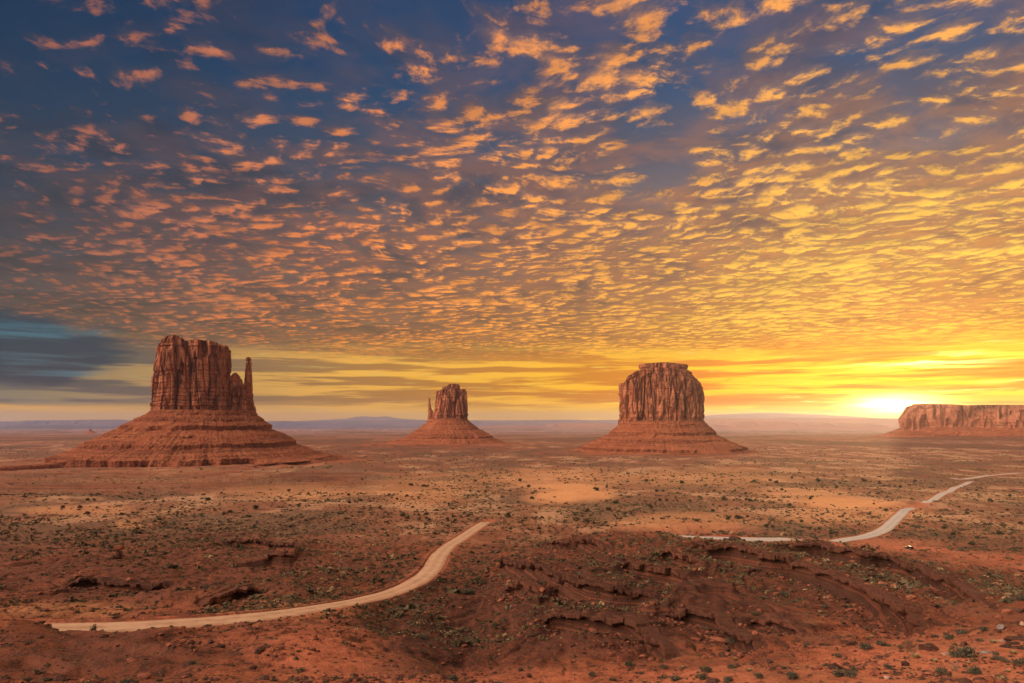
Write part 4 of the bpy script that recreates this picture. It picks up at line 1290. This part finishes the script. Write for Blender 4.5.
w = fbm(X3 / 9, Y3 / 12, 67.0, 4, 0.6) + 0.5 * fbm(X3 / 30, Y3 / 34, 68.0, 2)
k = w > 0.16 + 0.3 * g.uniform(0, 1, len(X3)); X3, Y3 = X3[k], Y3[k]; s3 = np.clip(g.lognormal(-1.45, 0.6, len(X3)), 0.07, 0.9)
X2, Y2, s2 = np.concatenate([X2, X3]), np.concatenate([Y2, Y3]), np.concatenate([s2, s3])
X, Y, s = np.concatenate([X1, X2]), np.concatenate([Y1, Y2]), np.concatenate([s1, s2])
k = road_mask(X, Y) > 0.8; X, Y, s = X[k], Y[k], s[k]
half = g.uniform(0, 1, len(X)) < 0.45
Z = ground_z(X, Y)
for sel, mt in ((half, M_STONE), (~half, M_DARKSTONE)):
    scatter_mesh('rubble', st, np.stack([X, Y, Z - 0.1 * s], 1)[sel], np.stack([s, s * g.uniform(0.6, 1.1, len(s))], 1)[sel], g.uniform(0, 6.28, sel.sum()), mt)


# ---- overhanging caprock along each ledge
LEDGE_LABELS = [
    'thin dark rock rim crowning the far dark triangular slope right of the dirt road end',
    'long ragged rock rim crossing the dark slope below the triangular hill',
    'short rock rim on the ridge just below its left crest',
    'longest rock rim of the ridge, running down diagonally to the right from the crest',
    'broken upper rock rim along the right crest of the ridge below the gravel road',
    'low rock rim curving above the steep dark talus in the middle foreground',
    'rock rim dropping steeply to the right in the middle of the near slope',
    'short steep rock rim beside the knob on the ridge crest',
    'small rock rim low on the left flank of the dark triangular slope',
    'low slabby rock band just above the middle of the red dirt road',
    'flat dark rock shelf in the basin before the large left butte',
    'dark hollow shelf of rock in the basin, above the slabby rock band',
    'low rock rim in the flat left of the basin, above the road',
    'lowest rock rim near the bright bench at the lower right',
]
for i, (q, a, L, nrm) in enumerate(_scarps[:len(LEDGES)]):
    qq, tl = resample(q, 0.45); n = len(qq)
    tg = np.gradient(qq, axis=0); tg /= np.linalg.norm(tg, axis=1)[:, None]
    nm = np.stack([-tg[:, 1], tg[:, 0]], 1); nm *= np.sign((nm * qq).sum(1))[:, None]
    gg = np.random.default_rng(700 + i)
    # blocks of uneven length, each with its own overhang, height and gap
    cuts = np.cumsum(gg.uniform(0.9, 3.6, int(tl[-1]) + 4)); blk = np.searchsorted(cuts, tl)
    ov = gg.uniform(0.4, 2.1, blk.max() + 1)[blk]; up = gg.uniform(-0.45, 0.10, blk.max() + 1)[blk]; thk = gg.uniform(0.45, 1.0, blk.max() + 1)[blk]
    gap = gg.uniform(0, 1, blk.max() + 1)[blk] < 0.05
    ov = np.where(gap, -1.2, ov); endt = np.minimum(1, np.minimum(np.arange(n), np.arange(n)[::-1]) / 12.0)
    zt = ground_z(*(qq + nm * 1.3).T)
    prof = [(-4.2, -1.0), (-2.2, -0.30), (-0.5, -0.03), (0.38, 0.0), (0.50, -0.10), (0.52, -0.85), (0.30, -1.05), (-0.6, -1.35), (-4.2, -1.9)]
    rows = []
    for (o_, h_) in prof:
        edge = 1.0 if o_ > -1 else 0.0
        r_ = fbm(tl / 0.9, o_ * 1.2, i * 3.3, 3) * 0.34 * edge
        p = qq - nm * (o_ * 1.25 + edge * ov + r_)[:, None]
        hh = np.where(h_ < -0.2, h_ * thk, h_) * 2.0 * endt + up * edge * 0.7 + r_ * 0.25 - (1 - endt) * 1.6 - 0.12
        rows.append(np.column_stack([p, zt + hh]))
    V = np.stack(rows, 1).reshape(-1, 3)
    Fc = grid_faces(n, len(prof), True)
    obj('rock_ledge', new_mesh('rock_ledge', V, Fc, M_LEDGE, False), label=LEDGE_LABELS[i], category='rock ledge')


# ---- junipers dotted over the middle distance, picked off the photograph
_JUN = '208,499 289,489 349,494 328,499 318,502 299,505 309,505 282,506 256,508 243,509 230,512 346,518 352,515 372,514 380,506 382,508 388,513 371,523 407,495 397,498 417,509 403,516 408,517 420,517 412,527 425,526 349,502 339,504 411,484 529,486 532,498 507,505 499,513 485,518 468,515 455,519 449,503 462,507 540,517 536,512 557,510 597,489 616,502 588,510 574,518 577,520 608,509 625,513 565,482 595,478 476,519 437,525 628,485 607,485 660,500 667,500 677,499 651,506 653,517 615,515 626,512 631,513 738,517 728,518 713,510 667,527 701,527 767,497 754,481 697,481 682,482 776,482 782,489 792,477 804,477 812,474 824,475 818,480 766,525 773,525 801,533 815,534 967,512 959,506 982,511 944,527 953,533 977,536 949,538 999,534 999,527 1003,516 1021,523 1007,509 900,537 913,512 156,498 163,500 183,498 181,503 88,499 94,498 63,507 90,505 80,507 182,514 60,498 415,548 424,485 470,490 520,480 690,500 720,505 735,490 750,500 760,508 790,505 810,498 830,490 850,488 870,492 885,484 900,486 915,480 840,482 862,478 880,476 935,515 990,500 1010,495 1015,540 960,520 972,543'
_BIG = {(738, 517): 3.9, (999, 534): 3.4, (944, 527): 2.9, (408, 517): 2.9, (651, 506): 3.0, (529, 486): 2.6, (588, 510): 2.6, (532, 498): 2.8, (967, 512): 2.8}
junk = Kind([juniper(500 + i) for i in range(4)])


def where(px, py):
    if px < 200: return 'on the sandy flat at the foot of the left butte'
    if px < 360: return 'on the tan flat between the left butte and the dirt road'
    if px < 445 and py > 505: return 'gathered on the orange rise left of where the dirt road ends'
    if px < 500: return 'scattered on the rise above the end of the dirt road'
    if px < 600: return 'near the pale sand dome in the middle of the plain'
    if px < 690: return 'on the red flat right of the pale sand dome'
    if px < 790: return 'on the plain in front of the round butte'
    if px < 905: return 'on the brushy plain left of the gravel road'
    return 'on the brushy slope right of the gravel road'


_special = {(738, 517): 'large round dark juniper, biggest on the red flat behind the ridge crest', (999, 534): 'tall dark double juniper at the far right, right of the gravel road',
            (944, 527): 'round dark juniper standing alone just right of the gravel road bend', (651, 506): 'wide dark juniper at the right end of the red flat past the sand dome',
            (529, 486): 'dark juniper just left of the pale sand dome, behind the others there', (588, 510): 'dark juniper on open sand directly below the pale sand dome'}
for s in _JUN.split():
    a, b = map(int, s.split(','))
    Yd = march(a, b + 1.5, smooth_z); Xd = (a - 512) / F * Yd
    if road_mask(np.array([Xd]), np.array([Yd]))[0] < 3: continue
    wpx = _BIG.get((a, b), float(np.clip(g.lognormal(0.62, 0.32), 1.1, 3.4))); r = wpx * Yd / F * 0.85
    wh = where(a, b)
    dark = 'small dark green juniper '
    junk.place((Xd, Yd, gz(Xd, Yd) - 0.1), g.uniform(0, 6.28), (r * g.uniform(0.9, 1.2), r, r * g.uniform(0.85, 1.2)), _special.get((a, b), dark + wh), 'junipers ' + wh)

X, Y, u, v = sample(1400, 360, 1030, 474, 536, g)
cl = fbm(X / 60, Y / 100, 81.0, 3) + 0.6 * fbm(X / 200, Y / 300, 82.0, 2)
k = clear_of(X, Y, 4) & (cl > 0.16); X, Y, u, v = X[k][:115], Y[k][:115], u[k][:115], v[k][:115]
Z = ground_z(X, Y)
for i in range(len(X)):
    r = float(np.clip(g.lognormal(0.42, 0.36), 0.9, 3.0)) * Y[i] / F * 0.85
    wh = where(u[i], v[i])
    junk.place((X[i], Y[i], Z[i] - 0.1), g.uniform(0, 6.28), (r * g.uniform(0.9, 1.2), r, r * g.uniform(0.8, 1.15)), 'small dark green juniper ' + wh, 'junipers ' + wh)

# ---- sagebrush, hand placed in the foreground, then scattered
sagek = Kind([sage(520 + i) for i in range(5)])
tuftk = Kind([tuft(540 + i) for i in range(4)])
_gz_march = lambda x, y: ground_z(x, y, (np.full(np.shape(x), 50.0), np.zeros(np.shape(x))))


def spot(px, py):
    Yd = march(px, py, _gz_march, 40, 2000); Xd = (px - 512) / F * Yd
    return Xd, Yd, gz(Xd, Yd)


SAGE = [(866, 649, 12, 'round dark sagebrush on the bright bench, left of the dark angular boulder'), (881, 645, 8, 'small dark sagebrush on the bright bench beside the round larger one'), (900, 648, 6, 'little dark sagebrush alone in the middle of the bright bench'),
        (888, 668, 9, 'compact dark sagebrush just behind the pale rounded stone'), (841, 676, 14, 'left of two joined dark sagebrushes at the bottom edge of the bench'), (851, 677, 12, 'right of two joined dark sagebrushes at the bottom edge of the bench'),
        (961, 634, 10, 'grey green sagebrush pair on the upper bench left of the grey boulder'), (949, 639, 9, 'low dark sagebrush on the upper edge of the bright bench'), (935, 637, 6, 'tiny sagebrush at the upper edge of the bench right of the rim end'),
        (969, 657, 20, 'widest dark sagebrush, spread in front of the grey slab'), (957, 657, 13, 'dark sagebrush touching the left side of the widest one'), (941, 673, 11, 'purplish grey sagebrush beside the bare dead shrub'),
        (975, 674, 14, 'grey sagebrush with pale tips right of the bare dead shrub'), (1001, 679, 10, 'dark sagebrush near the bottom right corner'), (1004, 662, 9, 'dark sagebrush at the right, below the dark slab'), (998, 660, 8, 'smaller sagebrush next to the dark one below the slab'),
        (1019, 664, 11, 'dark sagebrush cut by the right edge of the picture'), (984, 631, 8, 'small sagebrush left of the grey boulder'), (964, 589, 9, 'dusky sagebrush on the smooth red slope below the gravel road'), (1010, 601, 8, 'small dark sagebrush above the grey boulder'),
        (1021, 600, 10, 'big dark sagebrush at the right edge above the grey boulder'), (855, 670, 6, 'small sagebrush behind the two joined ones'), (838, 657, 7, 'small low sagebrush at the left end of the bench'),
        (706, 672, 12, 'tall dark sagebrush at the bottom, middle of three in a line'), (704, 679, 11, 'wide low sagebrush right below the tall one'), (675, 681, 12, 'dark sagebrush at the bottom edge left of the tall one'), (729, 681, 9, 'sagebrush at the bottom edge right of the tall one'),
        (759, 678, 9, 'grey green sagebrush on the bench between the tall one and the bushy pair'), (792, 678, 13, 'bushy sagebrush at the bottom, right end of the middle bench'), (827, 667, 8, 'dark sagebrush where the bench narrows'), (733, 644, 11, 'dark sagebrush at the tip of the pink fallen slab'),
        (664, 668, 7, 'small sagebrush at the upper edge of the pink bench'), (629, 666, 9, 'sagebrush on the left tip of the pink bench'), (613, 681, 7, 'small sagebrush at the bottom edge, left end of the pink bench'), (807, 647, 9, 'sagebrush in the hollow above the bench'),
        (755, 615, 7, 'small sagebrush on the middle of the ridge slope'), (784, 596, 9, 'dark sagebrush below the longest rock rim'), (521, 671, 6, 'dark sagebrush at the top of the bright red patch, bottom middle'), (424, 639, 10, 'dark sagebrush in the gully left of the steep slope'),
        (430, 646, 6, 'small sagebrush in the gully below the larger one'), (424, 653, 6, 'lowest of three sagebrushes in the gully'), (467, 593, 9, 'dark sagebrush on open soil right of the dirt road bend'), (494, 626, 7, 'lone sagebrush on the steep dark slope'), (592, 676, 8, 'sagebrush among dark stones left of the pink bench')]
for px, py, wd, lb in SAGE:
    Xd, Yd, Zd = spot(px, py); r = wd / 2 * Yd / F * 1.15
    sagek.place((Xd, Yd, Zd - 0.03), g.uniform(0, 6.28), (r, r, r * g.uniform(0.85, 1.15)), lb, 'sagebrush on the near slopes')
TUFTS = [(916, 658, 13, 'large straw coloured grass tuft in the middle of the bright bench'), (935, 662, 9, 'straw grass tuft right of the largest one'), (1013, 654, 11, 'pale grass tuft at the right below the dark slab'), (871, 638, 8, 'pale grass tuft by the upper edge of the bench'),
         (897, 661, 6, 'small straw tuft between the largest one and the pale stone'), (682, 669, 9, 'brownish grass tuft on the pink bench left of the tall sagebrush'), (735, 660, 7, 'yellowish tuft above the middle bench'), (820, 613, 7, 'pale tuft between the stones on the right of the ridge'),
         (993, 643, 10, 'ragged tan tuft beside the pale slab'), (905, 636, 8, 'small tan tuft near the end of the longest rim'), (968, 664, 7, 'tan tuft in front of the widest sagebrush'), (1008, 672, 8, 'straw tuft at the lower right among stones')]
for px, py, wd, lb in TUFTS:
    Xd, Yd, Zd = spot(px, py); r = wd / 2 * Yd / F * 1.0
    tuftk.place((Xd, Yd, Zd - 0.02), g.uniform(0, 6.28), (r, r, r * 0.8), lb, 'straw grass tufts on the bench')
# the rest of the near shrubs and tufts, alike
def near_where(u_, v_):
    if v_ > 655 and u_ > 600: return 'on the bright red bench at the bottom'
    if u_ < 330: return 'on the dark mounds below the dirt road'
    if u_ < 520: return 'in the gully and slope right of the dirt road'
    if u_ > 880: return 'on the red slope below the gravel road'
    return 'among stones on the ledged ridge'


X, Y, u, v = sample(420, 0, 1024, 575, 690, g)
k = clear_of(X, Y, 1.5); X, Y, u, v = X[k], Y[k], u[k], v[k]; Z = ground_z(X, Y)
for i in range(len(X)):
    vr = HOR + F * (EYE - Z[i]) / Y[i]
    nw = near_where(u[i], vr)
    if i % 5 < 3 and sagek.n < 235:
        r = float(np.clip(g.lognormal(-0.95, 0.4), 0.18, 0.9)) * np.interp(Y[i], [60, 200, 300], [0.75, 1.15, 1.5])
        sagek.place((X[i], Y[i], Z[i] - 0.03), g.uniform(0, 6.28), (r, r, r * g.uniform(0.8, 1.1)), 'small grey green sagebrush ' + nw, 'sagebrush ' + nw)
    elif i % 5 >= 3:
        r = float(np.clip(g.lognormal(-1.15, 0.4), 0.14, 0.7)) * np.interp(Y[i], [60, 200, 300], [0.75, 1.15, 1.5])
        tuftk.place((X[i], Y[i], Z[i] - 0.02), g.uniform(0, 6.28), (r, r, r * 0.75), 'small pale grass tuft ' + nw, 'grass tufts ' + nw)

# ---- the bare dead shrub and the roadside sapling
Xd, Yd, Zd = spot(956, 671)
t = thing('dead_shrub', 'bare grey dead shrub with forked branches at the lower right', 'shrub', (Xd, Yd, Zd))
V, Fc = branchy(911, 9, 1.15, 1.0, 0.03, 3); obj('branches', new_mesh('branches', V, Fc, M_WOOD, True), t)
V, Fc = branchy(912, 3, 0.35, 0.3, 0.045, 0); obj('stem', new_mesh('stem', V, Fc, M_WOOD, True), t)
Yd = march(108, 627, smooth_z); Xd = (108 - 512) / F * Yd
fol = leaf_cloud(1.0, 200, 0.15, (0.5, 0.5, 0.75), 0.9, seed=915, upright=0.4, clumps=9)
t = sun_plant('sapling', 'thin upright sapling growing on the near edge of the red dirt road', 'tree', None, fol, branchy(915, 4, 1.2, 0.35, 0.03, 1), M_SAGE, 'crown', 'trunk')
t.location = (Xd, Yd - 5, gz(Xd, Yd - 5)); t.scale = (1.1, 1.1, 1.25)

# ---- boulders picked off the photograph
ROCKS = [(929, 649, 16, M_DARKSTONE, 0.75, 'dark angular boulder on the bright bench right of the straw tuft'), (947, 654, 20, M_PALESTONE, 0.40, 'long pale flat slab leaning beside the widest sagebrush'), (963, 646, 9, M_DARKSTONE, 0.8, 'brown blocky boulder above the pale flat slab'),
         (986, 653, 22, M_GREYSTONE, 0.42, 'long grey slab behind the widest sagebrush'), (1001, 628, 14, M_GREYSTONE, 0.75, 'grey faced boulder near the right edge above the dark slab'), (1019, 640, 24, M_DARKSTONE, 0.45, 'largest dark slab at the right edge'),
         (1012, 648, 20, M_DARKSTONE, 0.35, 'flat dark slab just below the largest one'), (1000, 641, 16, M_PALESTONE, 0.4, 'pale flat slab left of the largest dark slab'), (888, 679, 15, M_PALESTONE, 0.55, 'pale rounded stone at the bottom of the bench'),
         (930, 675, 10, M_STONE, 0.7, 'red boulder left of the purplish sagebrush'), (921, 676, 9, M_STONE, 0.6, 'low red stone at the bottom of the bench'), (978, 681, 12, M_DARKSTONE, 0.7, 'dark brown stone at the bottom edge right of the dead shrub'), (852, 645, 10, M_DARKSTONE, 0.75, 'dark brown boulder at the left end of the bench'),
         (904, 637, 8, M_STONE, 0.6, 'red block at the foot of the longest rim'), (1007, 613, 10, M_STONE, 0.7, 'orange red block above the grey boulder'), (998, 618, 8, M_STONE, 0.7, 'small orange block left of the larger one'), (1020, 611, 9, M_DARKSTONE, 0.7, 'dark block at the right edge'), (1022, 624, 9, M_PALESTONE, 0.7, 'pale block at the right edge above the dark slab'),
         (735, 540, 11, M_DARKSTONE, 0.75, 'dark craggy knob standing on the ridge crest'), (729, 541, 9, M_DARKSTONE, 0.7, 'left shoulder block of the craggy knob'), (744, 549, 14, M_PALESTONE, 0.3, 'x'),
         (895, 588, 10, M_STONE, 0.75, 'round red boulder below the right crest rim'), (883, 585, 9, M_STONE, 0.75, 'red boulder left of the round red one'), (911, 598, 8, M_STONE, 0.75, 'red boulder near the end of the right crest rim'), (870, 588, 11, M_STONE, 0.75, 'largest red boulder among the blocks right of the longest rim')]
seedn = 800
for px, py, wd, mt, fl, lb in ROCKS:
    if lb == 'x': continue
    seedn += 1
    Xd, Yd, Zd = spot(px, py); r = wd / 2 * Yd / F * (0.8 if mt in (M_PALESTONE, M_GREYSTONE) else 1.25)
    o = boulder(seedn, mt, fl); o['label'] = lb
    del o['group']
    o.location = (Xd, Yd, Zd - 0.22 * r); o.scale = (r,) * 3; o.rotation_euler = (0, 0, g.uniform(-0.5, 0.5))
# the long pink slab that slid down the slope
Xd, Yd, Zd = spot(718, 640)
o = boulder(870, M_STONE, 0.32, 'fallen_slab'); o['label'] = 'long pink fallen slab slanting across the near slope'; del o['group']
o.location = (Xd, Yd, Zd); o.scale = (4.6, 1.6, 1.5); o.rotation_euler = (0.0, 0.12, -0.35)
LEDGE_SHORT = ['rim of the dark triangular slope', 'long ragged rim across the dark slope', 'short rim below the left crest', 'longest diagonal rim of the ridge', 'upper rim along the right crest', 'curving rim above the steep dark talus',
               'steep rim in the middle of the near slope', 'short rim beside the crest knob', 'small rim on the left flank', 'slabby band above the dirt road', 'flat dark shelf in the basin',
               'dark hollow shelf in the basin', 'low rim in the flat left basin', 'lowest rim near the bright bench']
bk = Kind([boulder(820 + i, M_STONE if i % 2 else M_DARKSTONE, 0.75) for i in range(6)])
for i, (q, a, L, nrm) in enumerate(_scarps[:len(LEDGES)]):
    for j in range(3, len(q) - 2, 3):
        if bk.n > 130: break
        off = -abs(g.normal(0, 4)) - 1.2
        p = q[j] + nrm[j] * off; zz = gz(*p); r = float(np.clip(g.lognormal(-0.35, 0.35), 0.4, 1.5))
        lbl = 'broken sandstone boulder lying under the ' + LEDGE_SHORT[i]
        bk.place((p[0], p[1], zz - 0.15 * r), g.uniform(0, 6.28), (r, r, r * g.uniform(0.7, 1.1)), lbl, 'boulders under the ' + LEDGE_SHORT[i])

# ---- the balanced rock in the basin on the left
Yd = march(119, 557, smooth_z); Xd = (119 - 512) / F * Yd; zb = gz(Xd, Yd); m = Yd / F
t = thing('balanced_rock', 'dark block of rock balanced on a narrow pedestal in the basin on the left', 'rock', (Xd, Yd, zb - 0.4))
def rough_box(sx_, sy_, z0, z1, seed, taper=1.0):
    V, Fc = stone_shape(seed, 1.0, 3); V = V - V.mean(0); V = V / np.abs(V).max(0)
    V = np.sign(V) * np.abs(V) ** 0.7
    k = 1 + (taper - 1) * (V[:, 2] + 1) / 2
    return np.stack([V[:, 0] * sx_ * k, V[:, 1] * sy_ * k, z0 + (V[:, 2] + 1) / 2 * (z1 - z0)], 1), Fc
V, Fc = rough_box(3.4 * m, 3.2 * m, 0, 10.5 * m, 881, 0.85); obj('pedestal', new_mesh('pedestal', V, Fc, M_DARKSTONE), t)
V, Fc = rough_box(5.2 * m, 4.2 * m, 9.5 * m, 15.5 * m, 883, 1.0); obj('cap_block', new_mesh('cap_block', V, Fc, M_STONE), t)
V, Fc = rough_box(3.0 * m, 3 * m, -0.5, 5 * m, 885, 0.7); V[:, 0] -= 5.5 * m; obj('side_block', new_mesh('side_block', V, Fc, M_DARKSTONE), t)

# ---- the dark car parked by the dirt track
def paint(name, col, rough, metal=0.0):
    m = material(name, lambda: (mix(rgb(*col), rgb(*[c * 0.8 for c in col]), noise(local(), 3, 2)), None), rough)
    return m
M_BODY = paint('dark_paint', (0.022, 0.024, 0.024), 0.5); M_ROOF = paint('pale_roof_paint', (0.55, 0.57, 0.58), 0.4)
M_GLASS = paint('dark_glass', (0.02, 0.025, 0.03), 0.1); M_TYRE = paint('tyre_rubber', (0.02, 0.02, 0.02), 0.9); M_LAMP = paint('tail_lamp', (0.35, 0.02, 0.02), 0.3); M_RIM = paint('steel_rim', (0.4, 0.4, 0.4), 0.4)


def box(x0, x1, y0, y1, z0, z1, top=(1, 1), bev=0.06):
    bm = bmesh.new(); bmesh.ops.create_cube(bm, size=1.0)
    for v_ in bm.verts:
        t_ = v_.co.z > 0
        v_.co.x *= top[0] if t_ else 1; v_.co.y *= top[1] if t_ else 1
        v_.co = ((x0 + x1) / 2 + v_.co.x * (x1 - x0), (y0 + y1) / 2 + v_.co.y * (y1 - y0), (z0 + z1) / 2 + v_.co.z * (z1 - z0))
    bmesh.ops.bevel(bm, geom=bm.edges[:], offset=bev, segments=2, affect='EDGES')
    me = bpy.data.meshes.new('m'); bm.to_mesh(me); bm.free(); return me


def part(name, me, mat, parent):
    me.name = name; me.materials.append(mat); return obj(name, me, parent)


Yd = march(909, 549, _gz_march); Xd = (909 - 512) / F * Yd
car = thing('parked_car', 'small dark car with a pale roof parked beside the dirt track behind the ridge', 'car', (Xd, Yd, gz(Xd, Yd)), 0.35)
part('body', box(-0.95, 0.95, -2.3, 2.3, 0.35, 1.05, (0.94, 0.97), 0.12), M_BODY, car)
part('cabin', box(-0.84, 0.84, -2.05, 0.75, 1.045, 1.68, (0.82, 0.80), 0.10), M_BODY, car)
part('roof', box(-0.66, 0.66, -1.70, 0.40, 1.672, 1.75, (0.96, 0.96), 0.02), M_ROOF, car)
part('rear_window', box(-0.62, 0.62, -1.985, -1.955, 1.16, 1.55, (0.9, 1), 0.005), M_GLASS, car)
part('windscreen', box(-0.62, 0.62, 0.63, 0.66, 1.16, 1.55, (0.9, 1), 0.005), M_GLASS, car)
for s in (-1, 1):
    part('side_window', box(min(s * 0.785, s * 0.82), max(s * 0.785, s * 0.82), -1.6, 0.4, 1.14, 1.5, (1, 0.9), 0.005), M_GLASS, car)
    part('tail_light', box(s * 0.80 - 0.12, s * 0.80 + 0.12, -2.33, -2.24, 0.72, 0.92, (1, 1), 0.02), M_LAMP, car)
    for yy in (-1.4, 1.4):
        bm = bmesh.new(); bmesh.ops.create_cone(bm, cap_ends=True, segments=24, radius1=0.36, radius2=0.36, depth=0.24)
        bmesh.ops.rotate(bm, verts=bm.verts, cent=(0, 0, 0), matrix=__import__('mathutils').Matrix.Rotation(math.pi / 2, 3, 'Y')); bmesh.ops.translate(bm, verts=bm.verts, vec=(s * 0.86, yy, 0.36))
        me = bpy.data.meshes.new('wheel'); bm.to_mesh(me); bm.free(); wh_ = part('wheel', me, M_TYRE, car)
        bm = bmesh.new(); bmesh.ops.create_cone(bm, cap_ends=True, segments=20, radius1=0.22, radius2=0.20, depth=0.03)
        bmesh.ops.rotate(bm, verts=bm.verts, cent=(0, 0, 0), matrix=__import__('mathutils').Matrix.Rotation(s * math.pi / 2, 3, 'Y')); bmesh.ops.translate(bm, verts=bm.verts, vec=(s * 0.99, yy, 0.36))
        me = bpy.data.meshes.new('rim'); bm.to_mesh(me); bm.free(); part('rim', me, M_RIM, wh_)
